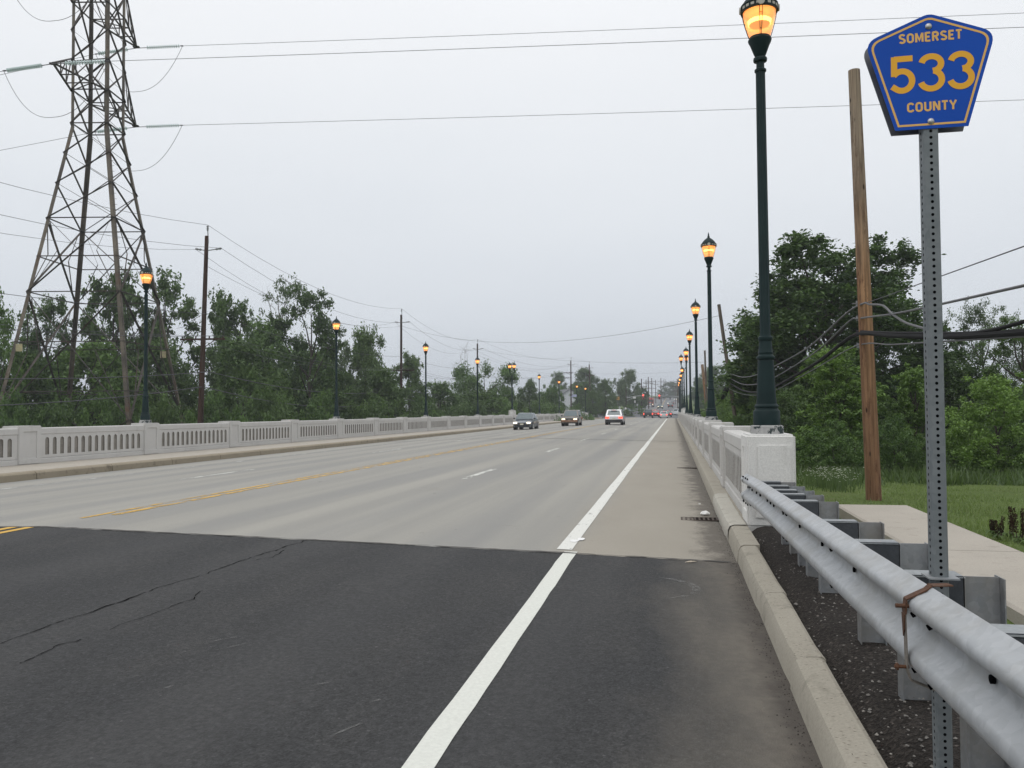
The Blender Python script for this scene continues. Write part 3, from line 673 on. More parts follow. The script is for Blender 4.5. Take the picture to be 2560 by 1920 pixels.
# right parapet
par = empty('bridge_parapet', (1.19, 10.77, -.06), 'pale concrete balustrade on the right, ending in a white pier at the guardrail', 'parapet', 'bridge parapets')
mp_ = mk_pier(.85, .59); pm = mk_panel(RB-.85, 15, -1); pmesh = None
for k in range(30):
    if k == 0:
        bm = bmesh.new(); bmesh.ops.create_cube(bm, size=1.0); bmesh.ops.scale(bm, vec=(.59, .85, 1.155), verts=bm.verts); bmesh.ops.translate(bm, vec=(0, .425, .5775), verts=bm.verts)
        bmesh.ops.bevel(bm, geom=[e for e in bm.edges], offset=.028, segments=3, affect='EDGES')
        for sx in (-1, 1):
            f = [q for q in bm.faces if q.normal.x*sx > .99 and q.calc_area() > .3]; bmesh.ops.inset_region(bm, faces=f, thickness=.2, depth=0); bmesh.ops.inset_region(bm, faces=f, thickness=.012, depth=-.018)
        bmesh.ops.recalc_face_normals(bm, faces=bm.faces)
        me = bpy.data.meshes.new('end_pier'); bm.to_mesh(me); bm.free(); me.materials.append(M['endpier'])
        o = link(bpy.data.objects.new('end_pier', me), par)
        b = MB()   # raised sloping plate on the end face, wider at the foot
        b.prism([(-.165, 1.02), (.185, 1.02), (.205, 1.0), (.215, .55), (.245, .30), (.265, .12), (-.215, .12), (-.19, .5), (-.185, 1.0)], -.026, .012, lambda a, c, t: (a+.02, t, c))
        for zz in (.35, .6, .85): b.lathe([(.011, 0), (.009, .008)], 8, (-.17, -.034, zz))
        b.build('end_plate', M['endpier'], o, bevel=.006)
        b = MB(); b.bx(-.285, .285, .012, .84, -.55, .012); b.build('footing', M['parapet'], o)
    else:
        o = link(bpy.data.objects.new('pier', mp_), par); o.location = (0, RB*k-(0 if k else 0), 0)
    if k < 29:
        if pmesh is None:
            o = pm.build('panel', [M['parapet'], M['slotagg_shade']], par); pmesh = o.data
        else: o = link(bpy.data.objects.new('panel', pmesh), par)
        o.location = (-.10, RB*k+.85, 0)
# left parapet
LX = -19.30
lpar = empty('bridge_parapet', (LX, 27.25-4*5.95, -.05), 'pale concrete balustrade along the left side of the road, beyond the far kerb', 'parapet', 'bridge parapets')
lpm = mk_panel(LB-.9, 15, 1); lp = None; lpier = mk_pier(.9, .59)
for k in range(32):
    o = link(bpy.data.objects.new('pier', lpier), lpar); o.location = (0, LB*k, 0)
    if k < 31:
        if lp is None: o = lpm.build('panel', [M['parapet'], M['slotagg_shade']], lpar); lp = o.data
        else: o = link(bpy.data.objects.new('panel', lp), lpar)
        o.location = (.10, LB*k+.9, 0)
# the two tall pylons at mid-bridge
for X_, Y_, lab in ((LX, 99.4, 'squat grey concrete pylon standing up above the left balustrade, under twin lamps'), (1.19, 91.0, 'squat grey concrete pylon standing up above the right balustrade, under twin lamps')):
    e = empty('pylon', (X_, Y_, -.06), lab, 'pylon', 'mid-bridge pylons')
    b = MB(); b.prism([(-.36, 0), (.36, 0), (.36, 1.35), (.33, 1.68), (-.33, 1.68), (-.36, 1.35)], -.55, .55, lambda a, c, t: (a, t, c)); b.build('shaft', M['parapet'], e, bevel=.02)
    b = MB(); s_ = -1 if X_ > 0 else 1
    b.box((s_*.0-.0, -.552, 1.40), (.34, .012, .26)); b.build('plaque', M['signwhite'], e)

# ================================================================== STREET LAMPS
def mk_head(parent, off=(0, 0, 0), z0=4.75):
    x, y, z = off
    b = MB(); b.lathe([(.058, z0), (.075, z0+.005), (.075, z0+.03), (.052, z0+.045), (.050, z0+.13), (.085, z0+.14), (.09, z0+.165), (.085, z0+.185), (.055, z0+.195), (.075, z0+.225), (.125, z0+.36), (.145, z0+.40), (.152, z0+.425), (.135, z0+.44), (.135, z0+.46)], 20, (x, y, z))
    b.build('cup', M['darkgreen'], parent, smooth=True)
    b = MB(); gp = [(.128, z0+.455), (.150, z0+.52), (.178, z0+.62), (.200, z0+.71), (.212, z0+.80)]
    b.lathe(gp, 24, (x, y, z)); gl = b.build('glass_globe', M['glass'], parent, smooth=True)
    b = MB(); b.lathe([(.135, z0+.635), (.145, z0+.64), (.150, z0+.685), (.14, z0+.692)], 24, (x, y, z), cap=False); b.build('lamp_bulb', M['bulb'], parent, smooth=True)
    b = MB(); b.lathe([(.133, z0+.630), (.136, z0+.638)], 24, (x, y, z)); b.build('reflector', M['reflector'], parent)
    b = MB()
    for k in range(4):
        a = math.pi/2*k-math.pi/2
        for da in (-.09, .09):
            pts = [((r+.008)*math.cos(a+da*(r/.21 if da else 1))+x, (r+.008)*math.sin(a+da*(r/.21))+y, zz+z) for r, zz in gp]
            b.tube(pts, .0045, 5)
        for i in (1, 3):
            r, zz = gp[i]; pts = [((r+.008)*math.cos(a+t)+x, (r+.008)*math.sin(a+t)+y, zz+z) for t in (-.08, 0, .08)]; b.tube(pts, .004, 5)
    b.build('cage', M['darkgreen'], parent)
    b = MB(); b.lathe([(.205, z0+.795), (.236, z0+.79), (.240, z0+.805), (.232, z0+.812), (.232, z0+.862), (.242, z0+.87), (.240, z0+.885), (.215, z0+.895)], 24, (x, y, z), cap=False)
    for k in range(4):
        a = math.pi/2*k-math.pi/2; p = Vector((x+.238*math.cos(a), y+.238*math.sin(a), z+z0+.838)); q = Vector((math.cos(a), math.sin(a), 0))
        b.tube([p, p+q*.016], .046, 14, 1)
    for k in range(20):
        a = math.pi/10*(k+.5); p = Vector((x+.2325*math.cos(a), y+.2325*math.sin(a), z+z0+.838))
        if k % 5 not in (0,): b.box(p, (.004, .045, .034), 1, rz=a)
    b.build('band', [M['darkgreen'], M['signpale2'] if 'signpale2' in M else M['plaquecol']], parent, smooth=True)
    b = MB(); b.lathe([(.222, z0+.893), (.205, z0+.93), (.165, z0+.985), (.12, z0+1.03), (.075, z0+1.06), (.045, z0+1.085), (.03, z0+1.10), (.045, z0+1.115), (.04, z0+1.13), (.018, z0+1.145), (.024, z0+1.175), (.02, z0+1.205), (.004, z0+1.26)], 24, (x, y, z)); b.build('roof', M['darkgreen'], parent, smooth=True)
M['plaquecol'] = mat('band_medallion', (.42, .40, .34), .6)
def mk_lamp(name='street_lamp'):
    e = empty(name, (0, 0, 0))
    b = MB(); b.lathe([(.215, 0), (.215, .095), (.20, .11)], 8); b.build('plinth', M['plinth'], e)
    b = MB(); b.lathe([(.168, .11), (.168, .285), (.160, .30), (.145, .315), (.142, .33), (.152, .345), (.152, .36), (.140, .375), (.132, .385)], 24)
    b.lathe([(.128, .385), (.122, .45), (.100, .93), (.096, .955), (.112, .965), (.118, .985), (.112, 1.005), (.096, 1.015), (.09, 1.03), (.096, 1.05), (.088, 1.07), (.078, 1.20), (.090, 1.215), (.094, 1.235), (.090, 1.255), (.074, 1.265), (.070, 1.30), (.0615, 4.75)], 24, flute=.10, fl_z=(1.29, 4.8))
    b.build('post', M['darkgreen'], e, smooth=True)
    mk_head(e); return e
lamp = mk_lamp(); KEEP = True
def mk_double():
    e = empty('twin_street_lamp', (0, 0, 0))
    b = MB(); b.lathe([(.215, 0), (.215, .095), (.20, .11)], 8); b.build('plinth', M['plinth'], e)
    b = MB(); b.lathe([(.15, .11), (.15, .3), (.12, .38), (.10, .93), (.118, .985), (.09, 1.03), (.078, 1.2), (.094, 1.235), (.07, 1.3), (.06, 4.05), (.085, 4.07), (.085, 4.12), (.05, 4.14)], 20); b.build('post', M['darkgreen'], e, smooth=True)
    b = MB()
    for s_ in (-1, 1): b.tube([(0, 0, 4.05), (s_*.13, -.0, 4.35), (s_*.26, 0, 4.52), (s_*.28, 0, 4.78)], .036, 10)
    b.build('arm', M['darkgreen'], e, smooth=True)
    for s_ in (-1, 1): mk_head(e, (s_*.28, 0, -.05)); 
    return e
twin = mk_double()
ord_ = ['nearest', 'second nearest', 'third nearest', 'fourth nearest', 'fifth nearest']
first = True
def put_lamp(X_, Y_, z_, lab, gname):
    global first
    o = lamp if first else copy_tree(lamp); first = False
    o.location = (X_, Y_, z_); tag(o, lab, 'street lamp', 'lit green street lamps on the bridge'); return o
zp = -.06+1.155; rl = [11.19+RB*3*k for k in range(5)]+[107, 123, 139, 155, 168]
rlab = ['lit lamp on the white end pier, its head cut by the top of the photo', 'lit lamp second along the right balustrade, against open sky', 'lit lamp third along the right balustrade', 'lit lamp fourth along the right balustrade', 'lit lamp fifth along the right balustrade, just short of the twin lamps',
        'first single lit lamp past the twin lamps on the right balustrade', 'second single lit lamp past the twin lamps on the right side', 'third single lit lamp past the twin lamps on the right side', 'fourth single lit lamp past the twin lamps on the right side', 'farthest lit lamp of the right-hand row']
for Y_, lab in zip(rl, rlab): put_lamp(1.19, Y_, zp, lab, '')
ll = [27.7, 45.55, 63.4, 81.2, 120.4, 142, 169, 186]
llab = ['lit lamp nearest the lattice tower on the left balustrade', 'lit lamp second along the left balustrade', 'lit lamp third along the left balustrade', 'lit lamp fourth on the left, standing in front of a wooden utility pole', 'first single lit lamp past the twin lamps on the left', 'second single lit lamp past the twin lamps on the left',
        'third single lit lamp past the twin lamps on the left', 'farthest lamp of the left-hand row, with a pale head']
for Y_, lab in zip(ll, llab): put_lamp(LX, Y_, -.05+1.155, lab, '')
twin.location = (LX, 99.4, 1.62); tag(twin, 'twin-headed lit lamp on the pylon of the left balustrade', 'street lamp', 'twin lamps on the pylons')
t2 = copy_tree(twin); t2.location = (1.19, 91.0, 1.62); tag(t2, 'twin-headed lit lamp on the pylon of the right balustrade', 'street lamp', 'twin lamps on the pylons')

# ================================================================== COUNTY ROUTE SIGN
SY = 3.5
def post_at(y_px, off=0): return at_y(2323+(y_px-400)*.0235, y_px, SY)
pb = at_y(2358, 1900, SY); pt = at_y(2323, 400, SY); sc_ = (pb-pt)/(pb.z-pt.z)
PX0 = lambda z: pb.x+(pt.x-pb.x)*(z-pb.z)/(pt.z-pb.z)
zb_, zt_ = -.35, 2.86
sg = empty('county_route_sign', (PX0(-.15), SY, -.15), 'blue pentagonal county route 533 sign on a perforated grey steel post', 'road sign')
def loc(x, y, z): return (x-PX0(-.15), y-SY, z+.15)
hw = .0285
b = MB(); n_ = 1
b.add([loc(PX0(z)+x, SY+y, z) for z in (zb_, zt_) for x, y in ((-hw, -hw+.006), (-hw+.006, -hw), (hw-.006, -hw), (hw, -hw+.006), (hw, hw), (-hw, hw))], [(i, (i+1) % 6, 6+(i+1) % 6, 6+i) for i in range(6)]+[(0, 1, 2, 3, 4, 5), (6, 7, 8, 9, 10, 11)])
z = zb_+.02
while z < zt_:
    cx = PX0(z)
    b.add([loc(cx+.0060*math.cos(a*math.pi/6), SY-hw-.0006, z+.0060*math.sin(a*math.pi/6)) for a in range(12)], [tuple(range(12))], 1)
    b.add([loc(cx-hw-.0006, SY+.0055*math.cos(a*math.pi/6), z+.0060*math.sin(a*math.pi/6)) for a in range(12)], [tuple(range(12))], 1)
    z += .0254
b.build('post', [M['signpost'], M['hole']], sg, fix=False)
# pentagon outline from the photo, laid on the plane of the sign (facing back down the road)
ZS_ = .3617
def sp(zx, zy): p = at_y(1760+zx*ZS_, zy*ZS_, SY-hw-.004); return Vector((p.x, p.z))
apex, sl, sr, bl, br = sp(1563, 92), sp(1112, 283), sp(2018, 232), sp(1322, 903), sp(1828, 872)
cxm = (bl.x+br.x)/2; W2 = ((sr.x-sl.x)/2); hb = (br.x-bl.x)/2
zt1, zsh, zbt = apex.y, (sl.y+sr.y)/2, (bl.y+br.y)/2
pent = [(0, zt1), (-W2, zsh), (-hb, zbt), (hb, zbt), (W2, zsh)]
def rounded(poly, r):
    o = []; n = len(poly)
    for i in range(n):
        p = Vector(poly[i]); a = (Vector(poly[i-1])-p).normalized(); c = (Vector(poly[(i+1) % n])-p).normalized()
        ri = r[i]; half = a.angle(c)/2; t = ri/math.tan(half); p0 = p+a*t; p1 = p+c*t
        if ri < 1e-4: o.append(tuple(p)); continue
        for k in range(7):
            u = k/6; q = p0*(1-u)**2+p*2*u*(1-u)+p1*u*u; o.append(tuple(q))
    return o
def inset(poly, d):
    n = len(poly); o = []
    for i in range(n):
        p = Vector(poly[i]); a = (p-Vector(poly[i-1])).normalized(); c = (Vector(poly[(i+1) % n])-p).normalized()
        na = Vector((-a.y, a.x)); nc = Vector((-c.y, c.x)); m_ = (na+nc).normalized(); o.append(tuple(p+m_*d/max(.3, m_.dot(na))))
    return o
RR = [.06, .055, 0, 0, .055]
o1 = rounded(pent, RR); i1 = rounded(inset(pent, .013), [.05, .045, 0, 0, .045]); i2 = rounded(inset(pent, .021), [.045, .04, 0, 0, .04])
# the roll of the plate on its post is tiny; x offset follows the post
fn = lambda a, c, t: loc(cxm+a, SY-hw-.002-t, c)
b = MB(); b.prism(o1, 0, .0025, fn); plate = b.build('sign_face', M['signblue'], sg)
b = MB(); n = len(i1); b.add([fn(a, c, .0031) for a, c in i1]+[fn(a, c, .0031) for a, c in i2], [(i, (i+1) % n, n+(i+1) % n, n+i) for i in range(n)]); b.build('border', M['signpale'], plate, fix=False)
b = MB(); b.prism(o1, 0, .0025, lambda a, c, t: loc(cxm+a, SY+hw+.002+t, c)); b.build('rear_sign_plate', M['signback'], sg)
for zz in (zt1-.052, zbt+.028):
    b = MB(); b.lathe([(.0125, .0), (.0125, .002), (.009, .006), (.004, .008)], 14); q = b.build('sign_bolt', M['bolt'], sg, smooth=True)
    q.location = loc(cxm-.002, SY-hw-.0045, zz); q.rotation_euler = (math.pi/2, 0, 0)
# stroke lettering, drawn like highway lettering: unit box 0..w x 0..1
def arc(cx, cy, rx, ry, a0, a1, n=14): return [(cx+rx*math.cos(R(a0+(a1-a0)*i/n)), cy+ry*math.sin(R(a0+(a1-a0)*i/n))) for i in range(n+1)]
GL = {
 'S': (.52, [arc(.26, .735, .20, .20, 20, 180)+arc(.26, .735, .20, .20, 190, 245, 4)+[(.30, .48)]+arc(.26, .26, .21, .20, 62, -20, 6)+arc(.26, .265, .21, .20, -25, -155)]),
 'O': (.56, [arc(.28, .70, .22, .235, 0, 180)+arc(.28, .30, .22, .235, 180, 360)+[(.50, .70)]]),
 'M': (.66, [[(.06, 0), (.06, 1)], [(.08, .98), (.33, .22), (.58, .98)], [(.60, 1), (.60, 0)]]),
 'E': (.46, [[(.06, 0), (.06, 1)], [(.06, .935), (.44, .935)], [(.06, .51), (.38, .51)], [(.06, .065), (.45, .065)]]),
 'R': (.54, [[(.06, 0), (.06, 1)], [(.06, .935), (.28, .935)]+arc(.28, .72, .19, .215, 90, -90)+[(.06, .505)], [(.27, .50), (.47, 0)]]),
 'T': (.48, [[(.24, 0), (.24, .93)], [(.0, .935), (.48, .935)]]),
 'C': (.54, [arc(.28, .70, .22, .235, 15, 180)+arc(.28, .30, .22, .235, 180, 345)]),
 'U': (.56, [[(.06, 1), (.06, .30)]+arc(.28, .29, .22, .23, 180, 360)+[(.50, 1)]]),
 'N': (.56, [[(.06, 0), (.06, 1)], [(.08, .98), (.48, .02)], [(.50, 0), (.50, 1)]]),
 'Y': (.56, [[(.28, 0), (.28, .44)], [(.04, 1), (.28, .42), (.52, 1)]]),
 '5': (.66, [[(.60, .925), (.115, .925)], [(.115, .99), (.105, .46)], [(.09, .49)]+arc(.31, .335, .265, .26, 122, -128, 20)+[(.045, .20)]]),
 '3': (.66, [arc(.32, .735, .255, .20, 168, -60, 16)+[(.36, .545)], [(.36, .545)]+arc(.31, .315, .275, .24, 72, -165, 18)]),
}
def ribbon(b, pts, wd, org, sc, y):
    P = [Vector((org[0]+p[0]*sc[0], org[1]+p[1]*sc[1])) for p in pts]; n = len(P); Lq = []; Rq = []
    for i in range(n):
        a = (P[i]-P[i-1]).normalized() if i else (P[1]-P[0]).normalized(); c = (P[i+1]-P[i]).normalized() if i < n-1 else a
        m_ = Vector((-a.y-c.y, a.x+c.x)); m_ = m_.normalized() if m_.length > 1e-6 else Vector((-a.y, a.x)); k = wd/2/max(.55, m_.dot(Vector((-a.y, a.x))))
        Lq.append(P[i]+m_*k); Rq.append(P[i]-m_*k)
    b.add([fn(p.x, p.y, y) for p in Lq]+[fn(p.x, p.y, y) for p in Rq], [(i, i+1, n+i+1, n+i) for i in range(n-1)])
def word(txt, x0, x1, z0, z1, wd, name, mt):
    tot = sum(GL[c][0] for c in txt); gap = .16 if len(txt) > 3 else .10; tot += gap*(len(txt)-1); sx = (x1-x0)/tot; x = x0; b = MB(); k = 0
    for c in txt:
        w_, st = GL[c]
        for s_ in st: ribbon(b, s_, wd, (x, z0), (sx, z1-z0), .0030+.00012*(k % 7)); k += 1
        x += (w_+gap)*sx
    b.build(name, M[mt], plate, fix=False)
def sx_(zx, zy): return sp(zx, zy).x-cxm
word('SOMERSET', sx_(1348, 260), sx_(1780, 230), sp(1563, 285).y, sp(1563, 222).y, .0078, 'lettering', 'signpale')
word('533', sx_(1285, 500), sx_(1868, 480), sp(1575, 632).y, sp(1575, 372).y, .0235, 'route_number', 'signyel')
word('COUNTY', sx_(1405, 745), sx_(1745, 720), sp(1575, 765).y, sp(1575, 702).y, .0078, 'lettering', 'signpale')

# ================================================================== GUARDRAIL
def bz(y): return .744+(3.14-y)*.018 if y < 10.6 else .61
gr = empty('guardrail', (.9, 5.0, -.13), 'galvanised W-beam guardrail running from the bottom right corner to the white end pier', 'guardrail')
def gl_(x, y, z): return (x-.9, y-5.0, z+.13)
prf = [(.000, .0), (-.006, -.004), (-.018, -.016), (-.052, -.032), (-.072, -.046), (-.079, -.060), (-.079, -.078), (-.070, -.092), (-.010, -.124), (.000, -.138), (.000, -.168), (-.010, -.184), (-.070, -.214), (-.079, -.230), (-.079, -.248), (-.072, -.262), (-.030, -.286), (-.012, -.300), (.0, -.312)]
prf = [(x_, z_ if z_ > -.14 else -.138+(z_+.138)*1.27) for x_, z_ in prf]
def bx_(y): return .925 if y < 9.0 else .925-.03*sst(9.0, 10.7, y)
b = MB(); ys = [-3, -2, -1, 0, .5]+[1+.5*i for i in range(20)]; base = 0
for side in (0, .0035):
    off = len(b.v)
    for y_ in ys:
        for x_, z_ in prf: b.v.append(gl_(bx_(y_)+x_+side, y_, bz(y_)+z_))
    n = len(prf)
    for i in range(len(ys)-1):
        for k in range(n-1): b.f.append((off+i*n+k, off+i*n+k+1, off+(i+1)*n+k+1, off+(i+1)*n+k)); b.m.append(0)
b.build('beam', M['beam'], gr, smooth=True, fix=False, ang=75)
# short overlapping end section against the pier
b = MB(); ys2 = [10.46, 10.6, 10.72]
for side in (-.004, .0):
    off = len(b.v)
    for y_ in ys2:
        for x_, z_ in prf: b.v.append(gl_(bx_(10.5)+x_*1.02+side, y_, bz(10.5)+z_*1.01+.002))
    for i in range(len(ys2)-1):
        for k in range(n-1): b.f.append((off+i*n+k, off+i*n+k+1, off+(i+1)*n+k+1, off+(i+1)*n+k)); b.m.append(0)
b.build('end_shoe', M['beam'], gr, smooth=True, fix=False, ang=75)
# bolts and slots on the beam
b = MB()
for y_ in [1.75+.953*i for i in range(9)]+[8.15, 8.7, 9.35, 9.7, 10.1, 10.55]:
    q = gl_(bx_(y_)-.004, y_, bz(y_)-.153)
    b.tube([q, (q[0]-.012, q[1], q[2])], .014, 8)
for y_ in (3.15, 3.35, 5.0, 6.9, 7.1, 9.9):
    for dz in (-.105, -.27):
        q = gl_(bx_(y_)-.05, y_, bz(y_)+(dz if dz > -.2 else -.31)); b.tube([q, (q[0]-.012, q[1], q[2]-.006)], .011, 8)
for y_ in (10.1, 10.3, 10.55, 10.62):
    for dz in (-.03, -.325): q = gl_(bx_(y_)-.062, y_, bz(y_)+dz); b.box(q, (.012, .05, .022))
b.build('bolts', M['hole'], gr)
py_ = [-2.0, -1.05, -.1, .82, 1.75, 2.70, 3.66, 4.62, 5.58, 7.02, 7.68, 8.17, 8.74, 9.38]
for y_ in py_:
    zt = bz(y_)
    b = MB(); b.bx(*(gl_(.930, 0, 0)[0], gl_(1.125, 0, 0)[0]), y_-5-.055, y_-5+.055, zt+.13-.36, zt+.13-.014, 0)
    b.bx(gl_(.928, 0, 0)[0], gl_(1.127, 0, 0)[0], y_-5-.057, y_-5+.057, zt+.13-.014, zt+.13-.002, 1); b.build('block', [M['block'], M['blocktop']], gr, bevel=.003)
    b = MB(); x0 = 1.130; zg = -.6
    b.bx(x0-.9, x0+.005-.9, y_-5-.052, y_-5+.052, zg+.13, zt+.13-.010); b.bx(x0+.145-.9, x0+.15-.9, y_-5-.052, y_-5+.052, zg+.13, zt+.13-.012)
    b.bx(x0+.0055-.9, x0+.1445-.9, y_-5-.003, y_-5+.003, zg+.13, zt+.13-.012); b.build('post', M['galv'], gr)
# strap bracket holding the sign post to the rail
br_ = empty('strap_bracket', (.92, 3.36, .72), 'rusty strap clamped over the guardrail and bolted to the sign post', 'bracket')
def bl_(x, y, z): return (x-.92, y-3.36, z-.72)
ybr = 3.33; T = bz(ybr)
b = MB(); pts = [(1.0, ybr+.02, T+.006), (.925, ybr, T+.006), (.908, ybr, T-.010), (.872, ybr, T-.028), (.838, ybr, T-.046), (.834, ybr, T-.10)]
for i in range(len(pts)-1): b.bar(bl_(*pts[i]), bl_(*pts[i+1]), .042, .005)
b.prism([(-.021, 0), (.021, 0), (.006, -.085), (-.012, -.06)], 0, .004, lambda a, c, t: bl_(.828+t, ybr+a, T-.10+c))
b.build('rusty_strap', M['rust'], br_)
b = MB(); b.bar(bl_(.8345, ybr, T-.10), bl_(.837, ybr, T-.300), .036, .004); b.bar(bl_(.837, ybr, T-.300), bl_(.85, ybr, T-.345), .036, .004); b.bar(bl_(.85, ybr, T-.345), bl_(.93, ybr, T-.375), .036, .004); b.build('grey_strap', M['strap'], br_)
b = MB(); b.tube([bl_(.80, ybr-.012, T-.070), bl_(.85, ybr-.012, T-.070)], .008, 8); b.tube([bl_(.795, ybr, T-.297), bl_(.845, ybr, T-.297)], .007, 8); b.tube([bl_(.800, ybr, T-.297), bl_(.808, ybr, T-.297)], .014, 6); b.build('bolt', M['rust'], br_)
b = MB(); b.bx(*(PX0(.76)-.92-.05, PX0(.76)-.92+.06), 3.5-3.36-.055, 3.5-3.36+.05, T-.72+.004, T-.72+.010); b.build('post_plate', M['galv'], br_)

# ================================================================== LATTICE TOWER
EX = Vector((math.cos(YAW), math.sin(YAW), 0)); EY = Vector((-math.sin(YAW), math.cos(YAW), 0)); EZ = Vector((0, 0, 1))
TLc, TDc = -30.8, 61.3
TO = EX*TLc+EY*TDc; TG = -6.2
def ts(z): return 1.33+max(0, 22.57-z)*.1545 if z < 33 else 1.33-.05*(z-33)*.6
def tz(y):   # height of a level from its photo row on the near face
    z = 10
    for _ in range(6): z = 1.4+(1039-y)/F*(TDc-ts(z))
    return z
tw = empty('transmission_tower', TO+EZ*TG, 'tall rust-stained steel lattice transmission tower behind the left balustrade', 'tower')
def TP(a, c, z): return EX*a+EY*c+EZ*(z-TG)
def corner(k, z): s = ts(z); return TP((-s, s, s, -s)[k], (-s, -s, s, s)[k], z)
ztop = 43.0; SA = [TG, tz(1050), tz(727), tz(540), tz(451), tz(374), tz(299), tz(213), tz(135), tz(60), 33.6, 36.2, 38.8, 41.2, ztop]
for k in range(4):
    b = MB(); zs = [TG, 22.57, 33, ztop]
    for i in range(3):
        a, c = corner(k, zs[i]), corner(k, zs[i+1]); wd = (.25, .21, .18)[i]
        # an angle section: two thin flanges
        d = (c-a).normalized(); sx = (1, -1, -1, 1)[k]; sy = (1, 1, -1, -1)[k]
        b.bar(a+EX*sx*wd/2, c+EX*sx*wd/2, wd, .03, up=EY); b.bar(a+EY*sy*(wd/2+.016), c+EY*sy*(wd/2+.016), .03, wd-.03, up=EY)
    b.build('leg', M['tower_leg'], tw, fix=True)
b = MB()
for i in range(len(SA)-1):
    z0, z1 = SA[i], SA[i+1]; wd = .17 if i < 3 else .14
    for k in range(4):
        k2 = (k+1) % 4; nrm = (EY*-1, EX, EY, EX*-1)[k]
        b.bar(corner(k, z0)+nrm*.03, corner(k2, z1)+nrm*.03, wd, .02, up=nrm.cross(EZ)); b.bar(corner(k2, z0)+nrm*.055, corner(k, z1)+nrm*.055, wd, .02, up=nrm.cross(EZ))
        if i in (0, 1, 2):
            zm = (z0+z1)/2+.25*(i > 0); a, c = corner(k, zm), corner(k2, zm); m_ = (a+c)/2
            for q, e_ in ((corner(k, z0), .25), (corner(k2, z0), .75), (corner(k, z1), .25), (corner(k2, z1), .75)): b.bar(a.lerp(c, e_)+nrm*.09, q.lerp(m_, .12)+nrm*.09, .07, .02)
for y_ in (978, 853, 727, 637, 540, 299, 213):
    z = tz(y_)
    for k in range(4): b.bar(corner(k, z), corner((k+1) % 4, z), .10, .06)
for z in (31.8, 34.0, 38.4, 40.6, ztop, tz(540), tz(213)):
    for k in range(4): b.bar(corner(k, z), corner((k+1) % 4, z), .10, .06)
b.build('bracing', M['steel'], tw)
ARMS = {}
for nm, sgn, zb2, reach in (('near_low', -1, 25.2, 6.2), ('far_low', 1, 25.2, 6.2), ('near_mid', -1, 31.8, 6.2), ('far_mid', 1, 31.8, 6.2), ('near_top', -1, 38.4, 5.2), ('far_top', 1, 38.4, 5.2)):
    b = MB(); tip = TP(0, sgn*reach, zb2); s = ts(zb2); s2 = ts(zb2+2.4)
    for a in (-1, 1):
        lo = TP(a*s, sgn*s, zb2); up = TP(a*s2, sgn*s2, zb2+2.4); b.bar(lo, tip, .13, .09); b.bar(up, tip, .11, .08)
        for t in (.3, .6): b.bar(lo.lerp(tip, t), up.lerp(tip, t), .06)
        b.bar(up, lo.lerp(tip, .3), .06); b.bar(up.lerp(tip, .3), lo.lerp(tip, .6), .06)
    for t in (.3, .6): b.bar(TP(-s, sgn*s, zb2).lerp(tip, t), TP(s, sgn*s, zb2).lerp(tip, t), .07)
    b.bar(TP(-s, sgn*s, zb2), TP(s, sgn*s, zb2).lerp(tip, .3), .06); b.bar(TP(-.25, sgn*(reach-.1), zb2-.02), TP(.25, sgn*(reach-.1), zb2-.02), .22, .1)
    b.build('crossarm', M['steel'], tw); ARMS[nm] = tip+TO+EZ*TG
for k in (0, 2):
    b = MB(); p = corner(k, tz(868)); b.box(p+EX*(.5 if k == 0 else -.5)+EY*(-.1), (.46, .03, .52), rz=YAW); b.build('plate', M['yelplate'], tw)
b = MB()
for i in range(50):
    z = 1+i*.42; p = corner(1, z); b.bar(p, p+EX*.28-EY*.03, .02)
b.build('step_bolts', M['steel'], tw)

DR = (EX-EY*.09).normalized(); DL = (EX*-1+EY*.23-EZ*.02).normalized()
def catenary(a, c, sag, n=24): a = Vector(a); c = Vector(c); return [a.lerp(c, i/n)-EZ*sag*4*(i/n)*(1-i/n) for i in range(n+1)]
def wire(pts, r, label, cat='wire', group=None, mt='wire', name='overhead_wire', n=6):
    p0 = Vector(pts[0]); b = MB(); b.tube([Vector(p)-p0 for p in pts], r, n); o = b.build(name, M[mt], None, smooth=True, fix=False); o.location = p0
    return tag(o, label, cat, group)
def string(tip, d, label, group='glass insulator strings on the lattice tower'):
    e = empty('insulator_string', tip, label, 'insulator string', group)
    b = MB(); b.tube([Vector(d)*0, Vector(d)*.85], .025, 6)
    for i in range(7): b.bar(Vector(d)*(.06+.11*i), Vector(d)*(.12+.11*i), .07, .03)
    b.build('chain', M['wire'], e)
    b = MB(); q = Vector(d); x = q.cross(EZ).normalized(); y = x.cross(q)
    n = 15
    for i in range(n):
        c = q*(.95+.19*i)
        for (r0, o0), (r1, o1) in (((.03, -.02), (.15, .0)), ((.15, .0), (.03, .03))):
            P = [c+q*o0+(x*math.cos(2*math.pi*k/10)+y*math.sin(2*math.pi*k/10))*r0 for k in range(10)]+[c+q*o1+(x*math.cos(2*math.pi*k/10)+y*math.sin(2*math.pi*k/10))*r1 for k in range(10)]
            b.add(P, [(k, (k+1) % 10, 10+(k+1) % 10, 10+k) for k in range(10)])
    b.build('glass_discs', M['insul'], e, fix=False)
    b = MB(); b.tube([q*.85, q*3.95], .022, 6); b.bar(q*3.78, q*4.0, .10, .06); b.build('rod', M['wire'], e)
    return Vector(tip)+q*3.95
nmz = {'near_low': 'lower near crossarm', 'far_low': 'lower far crossarm', 'far_mid': 'upper far crossarm', 'near_mid': 'topmost near crossarm'}
